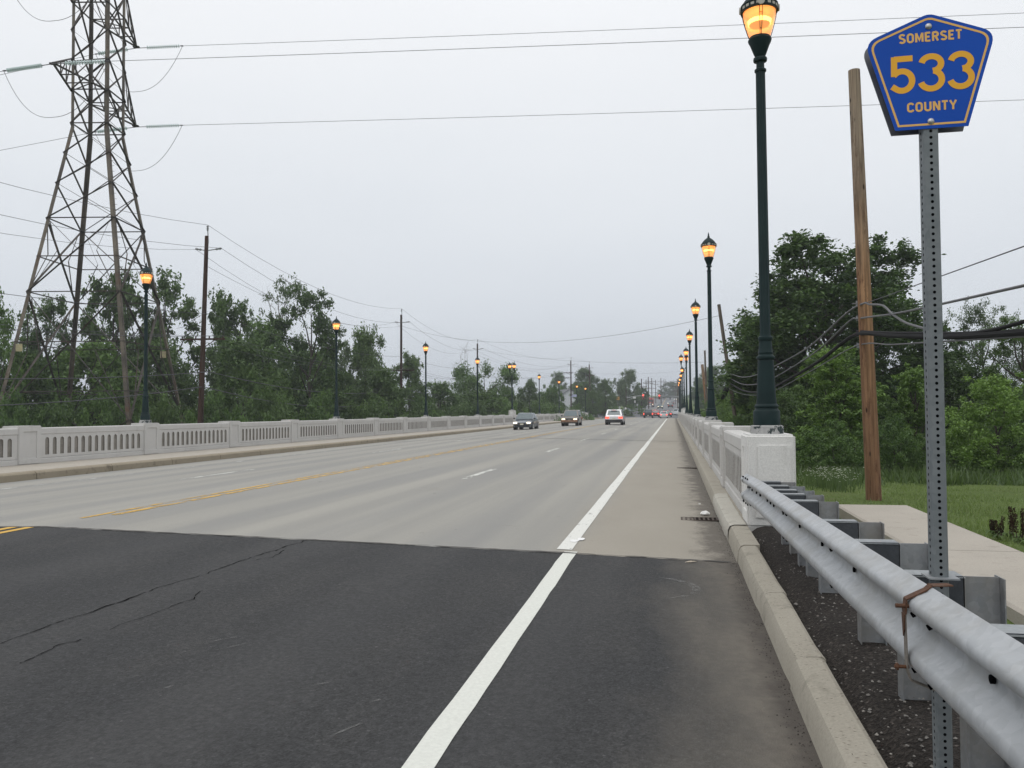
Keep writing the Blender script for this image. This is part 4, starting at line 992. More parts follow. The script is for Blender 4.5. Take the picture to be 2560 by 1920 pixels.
for k in ('near_low', 'far_low', 'far_mid', 'near_mid'):
    tip = ARMS[k]-EZ*.08
    a = string(tip, DR, 'row of glass discs pulling right from the %s of the lattice tower' % nmz[k]); c = string(tip, DL, 'row of glass discs pulling left from the %s of the lattice tower' % nmz[k])
    wire(catenary(a, a+DR*220, .8, 40), .017, 'high conductor crossing the road to the right from the %s' % nmz[k], group='high conductors of the lattice tower')
    wire(catenary(c, c+DL*160-EZ*1, 2.5, 30), .017, 'high conductor leaving the photo on the left from the %s' % nmz[k], group='high conductors of the lattice tower')
    J = [a.lerp(c, i/24)-EZ*3.6*(1-abs(2*i/24-1)**2.3)-EY*.25*(1-abs(2*i/24-1)) for i in range(25)]
    wire(J, .017, 'slack jumper loop hanging under the %s of the lattice tower' % nmz[k], group='jumper loops on the lattice tower')

# ================================================================== WOODEN POLES AND THEIR WIRES
def pole(base, top, r0, r1, mt, label, arms=(), pin=True, brackets=True, group=None, name='utility_pole', adir=None, extra=None):
    base = Vector(base); top = Vector(top); e = empty(name, base, label, 'utility pole', group); t = top-base; adir = adir or Vector((1, .12, 0)).normalized()
    b = MB(); b.tube([t*(i/8) for i in range(9)], [r0+(r1-r0)*i/8 for i in range(9)], 14); b.build('pole_shaft', M[mt], e, smooth=True)
    if pin:
        b = MB(); b.tube([t-EZ*.5+adir*.12, t+EZ*.45+adir*.06], .035, 6); b.lathe([(.03, 0), (.085, .06), (.05, .12), (.085, .18), (.05, .24), (.085, .30), (.04, .36)], 8, t+adir*.06+EZ*.35); b.build('pin_insulator', M['galv'], e)
    if brackets:
        for s_, l_ in ((-1, .65), (1, .9)):
            b = MB(); a = t-EZ*1.0; q = a+adir*s_*l_+EZ*.12; b.tube([a, q], .035, 6); d = (q-a).normalized()
            b.tube([q-d*.30, q-d*.2, q-d*.1, q+d*.05, q+d*.15], [.04, .085, .05, .085, .04], 8); b.build('bracket_insulator', M['galv'], e)
    for dz, l0, l1 in arms:
        b = MB(); a = t*((t.z-dz)/t.z); b.bar(a+adir*l0, a+adir*l1, .10, .12)
        for s_ in (-1, 1):
            if abs(l0) > .3 and s_ < 0 or abs(l1) > .3 and s_ > 0: b.bar(a+adir*(.6*(l0 if s_ < 0 else l1)), a-EZ*.6, .04)
        nI = 4
        for i in range(nI): q = a+adir*(l0+(l1-l0)*(i+.15)/(nI-.7))+EZ*.06; b.lathe([(.03, 0), (.06, .04), (.035, .09), (.055, .12), (.02, .17)], 7, q)
        b.build('crossarm', M[mt], e)
    return e
LP = [((501, 1056), (517, 590), 55.7), ((1003, 1038), (1003, 787), 101), ((1193.5, 1031), (1193.5, 859), 144), ((1428, 1036), (1427, 901), 194), ((1477, 1036), (1473, 911), 210)]
lpl = ['thick creosoted utility pole nearest on the left, beside the lattice tower', 'second wooden utility pole on the left, between the second and third lit lamps', 'third wooden utility pole on the left, rising right behind a lit lamp', 'fourth utility pole on the left, with two arms to its left, by the pale house', 'fifth utility pole on the left, with a solar panel, past the end of the balustrade']
tops = []
P0 = Vector((-33.5, 5.0, 13.0))
for i, (bp, tp, d) in enumerate(LP):
    a = at_d(*bp, d); c = at_d(*tp, d); gz = terr(a.x, a.y)-.1; k = (c.z-gz)/(c.z-a.z); bs = c+(a-c)*k
    arms = {0: [(7.0, -1.6, 1.5)], 1: [(6.8, -1.7, 1.6)], 2: [(5.8, -1.3, 1.3)], 3: [(2.9, -1.7, .4), (4.1, -1.7, .2)], 4: [(2.8, -1.0, 1.3)]}[i]
    e = pole(bs, c, .23 if i == 0 else .19, .125, 'wood_dark', lpl[i], arms, group='wooden utility poles left of the bridge'); tops.append((c, arms[0][0]))
    if i >= 3:
        b = MB(); q = Vector(at_d(*((1432, 989.5) if i == 3 else (1483, 1005)), d))-bs; b.box(q+EX*.2, (1.5, .05, .75), rot=(Matrix.Rotation(YAW, 3, 'Z') @ Matrix.Rotation(R(-35), 3, 'X'))); b.build('solar_panel', M['panelblue'], e)
        b = MB(); b.bar(q-EX*.6+EY*.1, q+EX*.1+EY*.05, .05); b.build('panel_bracket', M['galv'], e)
AD = Vector((1, .12, 0)).normalized()
tt = [(P0, 7.0)]+tops
cond = [('top', lambda c, d: c+EZ*.75+AD*.06, 1.5, .010, 'wire along the tops of the left-hand utility poles'), ('rb', lambda c, d: c-EZ*.85+AD*1.0, 1.7, .010, 'wire on the right brackets of the left-hand utility poles'), ('lb', lambda c, d: c-EZ*.9-AD*.75, 2.2, .009, 'wire on the left brackets of the left-hand utility poles'),
        ('a1', lambda c, d: c-EZ*(d-.2)+AD*1.4, .9, .009, 'wire on the right ends of the low crossarms, left utility poles'), ('a2', lambda c, d: c-EZ*(d-.2)-AD*1.4, .9, .009, 'wire on the left ends of the low crossarms, left utility poles'), ('a3', lambda c, d: c-EZ*(d-.2)+AD*.5, 1.0, .009, 'wire near the middle of the low crossarms, left utility poles'),
        ('c1', lambda c, d: c-EZ*(d+2.2)+AD*.2, 1.0, .022, 'upper thick cable strung low along the left-hand utility poles'), ('c2', lambda c, d: c-EZ*(d+3.2)-AD*.2, 1.3, .022, 'lower thick cable strung low along the left-hand utility poles'), ('tr', lambda c, d: c-EZ*(d-1.7)+AD*.35, .8, .012, 'spacer cable with diamond hangers along the left-hand utility poles')]
for nm, f, sag, r, lab in cond:
    pts = []
    for i in range(len(tt)-1):
        a, c = f(*tt[i]), f(*tt[i+1]); L_ = (c-a).length; seg = catenary(a, c, sag*min(1, (L_/45))**2, 12); pts += seg if not pts else seg[1:]
    wire(pts, r*1.25, lab, group='wires along the left-hand utility poles')
# spans across the road
Rpoles = [((2185, 1258), (2135, 176), 16.5), ((1840, 1059), (1797, 761), 52.5), ((1768, 1060), (1762, 876), 92)]
rp = []
for i, ((bp, tp, d), mt, lab) in enumerate(zip(Rpoles, ('wood', 'wood_grey', 'wood_grey'), ('tall bare orange-brown wooden pole standing at the end of the footpath', 'weathered grey wooden pole leaning left behind the right balustrade', 'thin grey leaning pole farther along behind the right-hand lamps'))):
    a = at_d(*bp, d); c = at_d(*tp, d); gz = terr(a.x, a.y)-.05
    if i == 0: gz = a.z-.15
    k = (c.z-gz)/(c.z-a.z); bs = c+(a-c)*k; r0 = (.148, .13, .13)[i]
    e = pole(bs, c, r0, (.112, .105, .10)[i], mt, lab, (), False, False); rp.append((bs, c))
    if i == 0:
        for yy in (759, 796, 836, 864):
            q = at_x(2148+(yy-759)*.02, yy, 3.78)-bs; b = MB(); b.box(q+Vector((-.02, -.03, 0)), (.09, .07, .10)); b.tube([q+Vector((-.12, -.05, 0)), q+Vector((.22, -.0, 0))], .012, 6); b.build('cable_clamp', M['galv'], e)
a, c = at_d(1770, 1045, 98), at_d(1755.5, 911, 98); pole(a, c, .2, .17, 'wood', 'short orange wooden pole leaning beside the thin grey pole', (), False, False)
def span(a, c, sag, r, lab): wire(catenary(a, c, sag, 24), r, lab, group='thin wires crossing over the road')
span(tops[1][0]-EZ*1.35, rp[1][0].lerp(rp[1][1], .93), 1.9, .012, 'thin sagging wire crossing the road to the leaning grey pole')
span(tops[2][0]-EZ*1.0, at_d(1763, 905, 92), .9, .012, 'thin wire crossing the road to the thin leaning pole')
span(tops[4][0]-EZ*2.2, at_d(1709, 926, 215), .6, .014, 'thin far wire crossing the road between the farthest poles')
span(tops[3][0]-EZ*3.0, tops[2][0]-EZ*2.0, 1.2, .012, 'thin wire looping between the third and fourth left-hand poles')
span(tops[0][0]-EZ*2.1+AD*.1, tops[1][0]-EZ*1.4, 1.5, .011, 'thin wire with a splice between the first and second left-hand poles')
# thick cables on the right-hand poles
def cab(pts, r, lab, mt):
    P = []
    for px, py in pts:
        X = 3.3+(3.70-3.3)*min(1, max(0, (px-1820)/320)); P.append(at_x(px, py, X))
    # resample smoothly
    Q = []
    for i in range(len(P)-1):
        p0, p1, p2, p3 = P[max(i-1, 0)], P[i], P[i+1], P[min(i+2, len(P)-1)]
        for k in range(6):
            t = k/6; Q.append(.5*((2*p1)+(p2-p0)*t+(2*p0-5*p1+4*p2-p3)*t*t+(3*p1-p0-3*p2+p3)*t**3))
    Q.append(P[-1]); e = Q[-1]+(Q[-1]-Q[-2]).normalized()*6 if pts[-1][0] > 2500 else None
    if e: Q.append(e)
    wire(Q, r, lab, 'cable', 'cables on the right-hand wooden poles', mt, 'hanging_cable', 8)
cab([(1772, 1010), (1800, 965), (1817, 935.6), (1856, 943), (1895, 936), (1932.7, 918), (2019.5, 869), (2112, 786.6), (2158, 759), (2174, 761), (2207, 764), (2231, 785.5), (2265, 807), (2310, 821), (2355, 836)], .020, 'topmost grey cable, arching over the orange pole and dipping to the bundle', 'cablegrey')
cab([(1775, 1022), (1803, 975), (1818, 946.6), (1854.6, 960), (1895, 960), (1932.7, 945.7), (2034, 883.5), (2120.7, 805.4), (2144, 796.7), (2228, 785.5), (2309, 769.6), (2560, 714)], .018, 'grey cable bending at the orange pole and rising to the right edge', 'cablegrey')
cab([(1820, 955), (1855, 975), (1895, 981), (1932.7, 969), (2034, 912), (2106, 857.5), (2149.7, 834), (2228, 838.6), (2310, 841), (2414, 840), (2560, 830.6)], .042, 'thickest black cable running level to the right past the orange pole', 'cable')
cab([(1822.7, 971.7), (1854.6, 984.8), (1895, 987.7), (1935.6, 977.5), (2034, 924), (2141, 864.7), (2228, 861.6), (2310, 856.6), (2560, 841)], .013, 'lowest thin grey cable crossing the orange pole', 'cablegrey')
cab([(2130, 759.5), (2172, 755), (2309, 706), (2560, 615.7)], .008, 'thin steel guy rising from the orange pole to the upper right', 'wire')
cab([(2142, 828), (2228, 832), (2310, 833), (2420, 833), (2490.8, 822.6), (2560, 804)], .024, 'black cable leaving the bundle upwards at the right edge', 'cable')
e = empty('splice_case', at_d(1812, 982, 52.3), 'black splice case hanging in the cables by the leaning grey pole', 'splice case')
b = MB(); d_ = (at_d(1819, 966, 52.2)-at_d(1804, 999, 52.2)); b.tube([d_*-.5, d_*-.42, d_*-.3, d_*.3, d_*.42, d_*.5], [.06, .14, .18, .17, .12, .05], 12); b.build('case', M['cable'], e, smooth=True)
b = MB(); b.tube([d_*.5, d_*.75+Vector((.1, 0, .1))], .02, 6); b.build('lead', M['cable'], e); b = MB(); b.tube([d_*-.5, d_*-.9-Vector((.35, 0, .2)), d_*-1.3-Vector((1.1, 0, .1))], .02, 6); b.build('lead', M['cable'], e)
# far poles on the hill
for i, (px, py, D) in enumerate(((1603.5, 947, 262), (1615, 949, 400), (1620.6, 942, 300), (1629, 945, 335), (1638.5, 950, 450), (1652, 945, 385), (1659.6, 947.6, 560), (1663, 948, 600), (1693.3, 947.6, 240), (1696.5, 946, 262), (1688, 965, 420))):
    c = at_d(px, py, D); bs = Vector((c.x, c.y, terr(c.x, c.y)))
    lab = ['pole with thin arms behind the left-hand signal head', 'slim hazy pole, second from the left of the distant cluster', 'tallest hazy pole of the distant cluster', 'hazy pole with three stacked crossarms in the distant cluster', 'hazy pole in the middle of the distant cluster', 'hazy pole above the right-hand signal head', 'faint pole, one of the farthest pair on the hill', 'faintest pole at the right of the distant cluster', 'dark pole with crossarms just left of the lamp row end', 'dark pole hugging the far end of the right lamp row', 'faint distant pole just above the far traffic'][i]
    ar = {3: [(1.4, -1.9, 1.9), (4.2, -1.9, 1.9), (6, -1.9, 1.9)], 8: [(.8, -2.2, 1.2), (2.2, -1.5, 1.5)]}.get(i, [(1.5, -1.6, 1.6), (4.0, -1.6, 1.6)] if i % 2 else [(2.4, -1.8, 1.8)])
    pole(bs, c, .2, .14, 'wood_dark' if i < 8 else 'wood_grey', lab, ar, False, False, 'distant utility poles up the hill', adir=EX)
for k in range(4):
    a = at_d(1603+10*k, 951+3*k, 262); c = at_d(1693+.5*k, 949+3*k, 242); span(a, c, .7, .014, 'thin hazy wire crossing high above the distant junction')

# ================================================================== TREES
def leaf_mesh(name, C, S, nrm_up=.35, mt='leaf_dark'):
    n = len(C); v = rng.normal(size=(n, 3)); v[:, 2] = np.abs(v[:, 2])+nrm_up; v /= np.linalg.norm(v, axis=1)[:, None]
    t = rng.normal(size=(n, 3)); u = np.cross(v, t); u /= np.linalg.norm(u, axis=1)[:, None]; w_ = np.cross(v, u)
    S = S[:, None]; bend = v*S*.18
    P = np.stack([C-u*S, C-w_*S*.55+bend, C+u*S, C+w_*S*.55+bend], axis=1).reshape(-1, 3)
    me = bpy.data.meshes.new(name); me.vertices.add(4*n); me.vertices.foreach_set('co', P.astype(np.float32).ravel())
    me.loops.add(4*n); me.loops.foreach_set('vertex_index', np.arange(4*n, dtype=np.int32)); me.polygons.add(n)
    me.polygons.foreach_set('loop_start', np.arange(0, 4*n, 4, dtype=np.int32)); me.polygons.foreach_set('loop_total', np.full(n, 4, dtype=np.int32))
    me.update(calc_edges=True); me.materials.append(M[mt]); return me
PROTO = {}
def proto(key, H=12.0, W=9.0, base=.22, lobes=9, nclump=190, per=70, leaf=.16, cr=.85, seed=1, bare=0.0, shape='round', flat=1.0, trunk=.02, bark='bark', mt='leaf_dark', limbs=9, name='deciduous_tree', lobe_r=.24, fork=False):
    """tree of height H and crown width about W; crown = lobes of small leaf clumps round real limbs"""
    r = random.Random(seed); rg = np.random.default_rng(seed); b = MB()
    # trunk
    tp = []; n = 8; wx, wy = r.uniform(-.05, .05)*H, r.uniform(-.05, .05)*H
    for i in range(n+1): t = i/n; tp.append(Vector((wx*math.sin(t*2.2)+r.uniform(-.008, .008)*H, wy*math.sin(t*1.8)+r.uniform(-.008, .008)*H, t*H*.86)))
    b.tube(tp, [trunk*H*(1-.85*(i/n)) for i in range(n+1)], 8)
    def tp_at(t): k = min(n-1, int(t*n)); return tp[k].lerp(tp[k+1], t*n-k)
    L_ = []; ends = []
    for k in range(lobes):
        a = 2*math.pi*(k*.618+r.uniform(-.06, .06)); h = (k+.5)/lobes
        zz = base*H+(1-base)*H*(.10+.82*h)
        if shape == 'round': rad = W/2*math.sin(math.pi*min(1, .22+.72*h)) ** .8
        elif shape == 'tall': rad = W/2*math.sin(math.pi*min(1, .15+.80*h)) ** .55
        elif shape == 'full': rad = W/2*(.80+.2*math.sin(math.pi*h))*(1 if h < .7 else 1-.9*(h-.7))
        elif shape == 'cone': rad = W/2*(1.05-h) ** .8
        elif shape == 'flat': rad = W/2*(.55+.5*h)
        else: rad = W/2*(1-.45*h)
        rr = rad*r.uniform(.5, .82); lr = W*lobe_r*r.uniform(.75, 1.25)*(1.1-.35*h)
        c = Vector((rr*math.cos(a)+wx*h, rr*math.sin(a)+wy*h, zz)); L_.append((c, lr))
        s_ = tp_at(max(.12, min(.93, (zz-lr*.7)/(H*.86)*.78))); m_ = s_.lerp(c, .5)+Vector((r.uniform(-.4, .4), r.uniform(-.4, .4), -.2))*W/12
        b.tube([s_, s_.lerp(m_, .5), m_, m_.lerp(c, .5), c], [trunk*H*.38, trunk*H*.32, trunk*H*.24, trunk*H*.16, trunk*H*.08], 6); ends.append(c)
        for q in range(4 if not bare else 9):
            d = Vector((r.gauss(0, 1), r.gauss(0, 1), r.gauss(.35, .8))).normalized()*lr*r.uniform(.7, 1.15); e = m_.lerp(c, r.uniform(.2, 1))
            b.tube([e, e+d*.5+Vector((0, 0, r.uniform(-.1, .1)*lr)), e+d], [trunk*H*.09, trunk*H*.06, trunk*H*.02], 4)
            if bare > .3:
                for q2 in range(3):
                    e2 = e+d*r.uniform(.3, .9); d2 = Vector((r.gauss(0, 1), r.gauss(0, 1), r.gauss(.5, .7))).normalized()*lr*.45; b.tube([e2, e2+d2], [trunk*H*.035, trunk*H*.012], 3)
    L_.append((Vector((wx, wy, H*.90)), W*lobe_r*.6))
    me_t = None; ot = b.build(key+'_trunk', M[bark], None, smooth=False, fix=False); me_t = ot.data; bpy.data.objects.remove(ot)
    # clumps on each lobe's shell
    CC = []; SS = []
    vol = np.array([l[1]**2 for l in L_]); pr = vol/vol.sum()
    for i in range(nclump):
        c, lr = L_[rg.choice(len(L_), p=pr)]; d = rg.normal(size=3); d /= np.linalg.norm(d); d[2] *= flat; q = np.array(c)+d*lr*rg.uniform(.15, 1.1)**.7
        if q[2] < .03*H: q[2] = .03*H+rg.uniform(0, .05)*H
        k = int(per*rg.uniform(.5, 1.5)); rad = cr*rg.uniform(.6, 1.3)*(W/12)
        off = rg.normal(size=(k, 3))*rad*.42; off[:, 2] *= .8; off[:, 2] -= (off[:, 0]**2+off[:, 1]**2)*.06/max(rad, .1)
        CC.append(q+off); SS.append(leaf*rg.uniform(.65, 1.35, size=k))
    C_ = np.concatenate(CC); S_ = np.concatenate(SS)
    me_c = leaf_mesh(key+'_crown', C_, S_, .35, mt)
    zmax = C_[:, 2].max() if not bare > .9 else H*.95; wd = np.percentile(C_[:, 0], 98)-np.percentile(C_[:, 0], 2) if not bare > .9 else W*.8
    PROTO[key] = (me_c, me_t, float(np.percentile(C_[:, 2], 99.7)), float(wd), name)
proto('oak', 12, 9.5, .12, 13, 330, 85, .15, 1.0, 3)
proto('oak2', 12, 9.0, .10, 14, 340, 80, .15, .95, 5, mt='leaf_mid')
proto('oak3', 12, 8.0, .14, 13, 320, 80, .15, .9, 8, shape='full', lobe_r=.22)
proto('airy', 14, 8.0, .20, 13, 250, 66, .14, .85, 11, shape='full', trunk=.016, lobe_r=.19)
proto('airy2', 14, 9.0, .20, 14, 230, 62, .15, .9, 17, shape='full', trunk=.016, lobe_r=.19, mt='leaf_grey')
proto('sparse', 14, 6.5, .32, 10, 85, 30, .11, 1.0, 21, bare=.6, shape='tall', trunk=.013, bark='bark_pale', lobe_r=.22, mt='leaf_grey', name='sparse_tree')
proto('dead', 10, 8, .25, 10, 3, 4, .08, .3, 23, bare=1.0, shape='tall', trunk=.014, bark='bark_pale', name='dead_tree')
proto('locust', 10, 11, .25, 14, 230, 90, .12, 1.0, 29, shape='flat', flat=.35, lobe_r=.20)
proto('light', 8, 5.5, .05, 13, 300, 75, .085, .6, 31, shape='cone', mt='leaf_light', name='sapling')
proto('light2', 7, 7.0, .05, 12, 300, 75, .095, .65, 37, shape='round', mt='leaf_light', name='sapling')
proto('bush', 5, 7.5, .0, 11, 260, 75, .10, .75, 41, shape='round', mt='leaf_mid', name='shrub')
proto('bushd', 6, 9, .0, 12, 280, 80, .11, .8, 43, shape='round', mt='leaf_dark', name='shrub')
proto('willow', 11, 9, .10, 14, 340, 75, .085, .8, 47, shape='full', mt='leaf_grey', name='deciduous_tree')
proto('pine', 13, 7, .08, 15, 380, 80, .08, .75, 53, shape='full', mt='leaf_dark', name='evergreen_tree')
proto('hedge', 4.5, 6, .0, 9, 150, 80, .08, .6, 59, shape='round', mt='leaf_mid', name='hedge_bush')
proto('bigtree', 13, 9.5, .04, 26, 760, 95, .098, .62, 67, shape='full', lobe_r=.155, trunk=.016)
def tree(key, px, ytop, depth, wpx, label, cat='tree', group=None, rz=None, gz=None, mt=None, zs=None):
    me_c, me_t, Hm, Wm, name = PROTO[key]
    t = at_d(px, ytop, depth); g_ = terr(t.x, t.y)-.1 if gz is None else gz
    h = max(1.0, t.z-g_); sz = h/Hm; sx = (wpx/F*depth)/Wm
    e = bpy.data.objects.new(name, None); COL.objects.link(e); e.location = (t.x, t.y, g_); e.rotation_euler = (0, 0, rnd.uniform(0, 6.28) if rz is None else rz); e.scale = (sx, sx, sz)
    tag(e, label, cat, group)
    c = link(bpy.data.objects.new('crown', me_c), e); link(bpy.data.objects.new('trunk', me_t), e)
    if mt:
        c.material_slots[0].link = 'OBJECT'; c.material_slots[0].material = M[mt]
    return e
GL_, GR_, GB_ = 'trees behind the left balustrade', 'trees behind the right-hand field', 'bushes under the trees'
S = 1.1574
def T(key, x0, x1, yt, D, label, cat='tree', group=GL_, **k): return tree(key, (x0+x1)/2*S, yt*S, D, (x1-x0)*S, label, cat, group, **k)   # extents read off the photo at 2212 px
# ---- left side
T('airy2', -70, 62, 622, 62, 'pale green loose-crowned tree cut by the left edge of the photo', mt='leaf_mid')
T('airy', 40, 160, 648, 78, 'thin-crowned tree with bare limbs seen through the left legs of the tower')
T('sparse', 55, 150, 640, 86, 'half-bare dark tree behind the left leg of the tower')
T('oak3', 165, 300, 590, 80, 'tall leafy tree rising behind the middle of the tower')
T('airy', 285, 435, 596, 84, 'tall dark leafy tree between the nearest left lamp and the thick utility pole')
T('oak', -30, 130, 765, 66, 'low dark tree at the foot of the tower, far left')
T('oak2', 100, 300, 745, 70, 'broad dark tree filling the lower middle of the tower')
T('oak', 250, 430, 740, 75, 'broad dark tree behind the base of the nearest left lamp')
T('oak3', 455, 560, 640, 82, 'leafy tree just right of the thick utility pole')
T('sparse', 535, 650, 598, 100, 'tallest half-bare grey tree, standing above the others')
T('airy', 600, 745, 622, 82, 'slender forked tree with ragged dark crown left of the second lamp')
T('oak', 425, 640, 735, 72, 'wide dark green tree at the foot of the leafy row')
T('oak2', 500, 660, 700, 90, 'bushy tree under the tallest half-bare tree')
T('oak2', 610, 760, 760, 95, 'low bushy tree beneath the slender forked tree')
T('airy2', 690, 800, 740, 100, 'grey-green thin tree just right of the second left lamp')
T('oak', 735, 850, 712, 98, 'rounded green tree between the second lamp and the second utility pole')
T('oak2', 760, 900, 800, 92, 'low dark tree left of the second utility pole', mt='leaf_dark')
T('oak3', 850, 925, 768, 112, 'narrow tree between the second utility pole and the third lamp')
T('oak2', 900, 1010, 828, 118, 'low tree right of the third left lamp')
T('dead', 970, 1040, 782, 135, 'leafless dead tree with fine pale branches')
T('locust', 985, 1102, 786, 130, 'flat-topped tree with layered crown behind the fourth left lamp', mt='leaf_mid')
T('oak', 960, 1110, 845, 125, 'dark tree mass below the flat-topped tree')
T('oak3', 1080, 1130, 838, 140, 'small dark tree just right of the twin lamps on the left')
T('oak', 1112, 1172, 822, 160, 'round dark tree between the twin lamps and the next lamp')
T('light2', 1150, 1225, 835, 150, 'yellow-green bushy tree beside the pale house', mt='leaf_mid')
T('oak2', 1150, 1210, 848, 165, 'darker tree behind the yellow-green bushy tree')
T('oak', 1182, 1228, 804, 300, 'hazy round tree far behind the pale house')
T('oak3', 1215, 1262, 828, 330, 'hazy low tree far right of the pale house')
T('oak', 1232, 1300, 796, 270, 'hazy grey tree standing behind the fourth utility pole')
T('oak2', 1236, 1292, 826, 215, 'light green tree between the two solar-panel poles')
T('oak', 1285, 1330, 820, 215, 'dark tree just right of the fifth utility pole', mt='leaf_dark')
T('oak', 1262, 1300, 845, 200, 'low dark tree behind the farthest left lamps')
T('airy2', 1318, 1352, 818, 240, 'thin hazy tree left of the tall junction tree')
T('oak', 1330, 1386, 799, 255, 'tall tree standing over the junction behind the mast arm', mt='leaf_grey')
T('oak3', 1362, 1396, 838, 275, 'sloping dark tree right of the tall junction tree')
T('oak', 1386, 1406, 850, 385, 'low tree behind the left-hand red signal')
T('oak2', 1425, 1468, 826, 560, 'pale hazy tree on the hill beyond the traffic', mt='leaf_grey')
T('oak', 1440, 1500, 856, 700, 'faint hazy tree line piece on the crest, right of the pale tree')
T('oak', 1395, 1440, 858, 640, 'faint hazy tree on the crest, left of the pale tree')
for k, (x0, x1, yt, D) in enumerate(((-40, 90, 850, 52), (60, 200, 862, 54), (170, 300, 848, 58), (280, 420, 860, 60), (400, 540, 850, 62), (500, 640, 838, 66), (620, 760, 850, 72), (740, 880, 858, 80), (860, 980, 862, 96), (960, 1070, 868, 105), (1050, 1150, 866, 118), (1120, 1215, 868, 135), (1195, 1290, 876, 160))):
    T('bushd' if k % 2 else 'bush', x0, x1, yt, D, 'undergrowth bush number %s from the left behind the left balustrade' % ['one', 'two', 'three', 'four', 'five', 'six', 'seven', 'eight', 'nine', 'ten', 'eleven', 'twelve', 'thirteen'][k], 'bush', GB_)
# ---- right side
T('bigtree', 1628, 1992, 527, 46, 'biggest tree on the right, dark and dense, behind the tall lamp and orange pole', group=GR_, rz=1.0)
T('oak2', 1632, 1850, 612, 51, 'leafy tree crowding behind the left half of the biggest right-hand tree', group=GR_, mt='leaf_dark')
T('oak', 1790, 1985, 640, 52, 'leafy tree crowding behind the right half of the biggest right-hand tree', group=GR_)
T('oak3', 1660, 1800, 800, 52, 'dark tree low behind the big tree, left of the orange pole', group=GR_)
T('oak', 1700, 1900, 760, 40, 'dark leafy tree under the big crown', group=GR_)
T('light', 1740, 1905, 752, 31, 'upright yellow-green young tree left of the orange pole', 'young tree', GR_)
T('bush', 1730, 1870, 910, 28, 'round mid-green bush at the foot of the yellow-green young tree', 'bush', GR_)
T('pine', 1880, 2060, 760, 44, 'dark evergreen-looking tree right of the orange pole', group=GR_)
T('light', 1915, 2030, 795, 30, 'slim light green young tree left of the sign post', 'young tree', GR_)
T('bush', 1870, 1990, 900, 28, 'mid-green bush between the orange pole and the sign post', 'bush', GR_)
T('willow', 2040, 2195, 652, 46, 'grey-green feathery tree right of the sign post', group=GR_)
T('pine', 2120, 2300, 690, 40, 'dark tree at the right edge under the black cables', group=GR_)
T('oak', 1990, 2180, 790, 42, 'dark shaded tree behind the sign post', group=GR_)
T('light2', 2060, 2250, 812, 26, 'broad light green young tree at the right edge', 'young tree', GR_)
T('bushd', 2130, 2330, 850, 30, 'dark bush at the right edge behind the light green young tree', 'bush', GR_)
T('bushd', 1985, 2130, 930, 31, 'dark low bush behind the foot of the sign post', 'bush', GR_)
T('light2', 1560, 1680, 800, 62, 'bright yellow-green bushy tree between the lamp posts on the right', group=GR_, mt='leaf_light')
T('light', 1600, 1700, 785, 52, 'light green tree left of the tall lamp', 'tree', GR_)
T('bush', 1590, 1700, 860, 45, 'light green bush just left of the tall lamp base', 'bush', GR_, mt='leaf_light')
T('oak', 1640, 1740, 850, 38, 'dark bush-like tree right of the tall lamp base', 'tree', GR_)
T('oak', 1540, 1650, 783, 190, 'hazy dark tree behind the leaning grey pole', group=GR_)
T('oak3', 1595, 1660, 752, 165, 'hazy green hill tree left of the tall lamp', group=GR_)
T('oak2', 1505, 1570, 792, 230, 'hazy tree behind the row of right-hand lamps', group=GR_)
T('oak', 1490, 1530, 815, 300, 'faint tree at the far end of the right lamp row', group=GR_)
T('bush', 1500, 1560, 862, 90, 'dark green bush behind the far right balustrade', 'bush', GR_)
T('light2', 1520, 1590, 845, 75, 'light bush behind the right balustrade by the orange leaning pole', 'bush', GR_)
T('airy', 1600, 1760, 640, 58, 'ragged tree side branch mass left of the tall lamp', group=GR_) if False else None
T('hedge', 1468, 1486, 888, 178, 'small grey-green brush growing in the shoulder at the far right end of the bridge', 'bush', 'roadside shrubs', gz=-.25, mt='leaf_grey')
T('hedge', 1308, 1345, 878, 195, 'rounded hedge bush left of the white crossover car', 'bush', 'roadside shrubs')
T('hedge', 1338, 1390, 874, 205, 'rounded hedge bush behind the white crossover car', 'bush', 'roadside shrubs')

# ================================================================== FIELD PLANTS
def blades(name, pts, h, wd, mt, label, lean=.5):
    n = len(pts); P = np.array(pts); a = rng.uniform(0, 2*np.pi, n); hh = h*rng.uniform(.45, 1.25, n); ww = wd*rng.uniform(.6, 1.3, n)
    d = np.stack([np.cos(a), np.sin(a), np.zeros(n)], 1); ln = rng.normal(size=(n, 2))*lean*hh[:, None]*.6
    tip = P+np.stack([ln[:, 0], ln[:, 1], hh], 1)
    V = np.stack([P-d*ww[:, None], P+d*ww[:, None], tip], 1).reshape(-1, 3)
    me = bpy.data.meshes.new(name); me.vertices.add(3*n); me.vertices.foreach_set('co', V.astype(np.float32).ravel()); me.loops.add(3*n); me.loops.foreach_set('vertex_index', np.arange(3*n, dtype=np.int32))
    me.polygons.add(n); me.polygons.foreach_set('loop_start', np.arange(0, 3*n, 3, dtype=np.int32)); me.polygons.foreach_set('loop_total', np.full(n, 3, dtype=np.int32)); me.update(calc_edges=True); me.materials.append(M[mt])
    o = link(bpy.data.objects.new(name, me)); return tag(o, label, 'grass', kind='stuff')
pts = []
while len(pts) < 90000:
    y_ = 6+30*rnd.random()**1.25; x_ = 1.6+ (y_*.75+2)*rnd.random()
    if x_ < 3.58-.0 and y_ < 13.93: continue
    pts.append((x_, y_, terr(x_, y_)-.03))
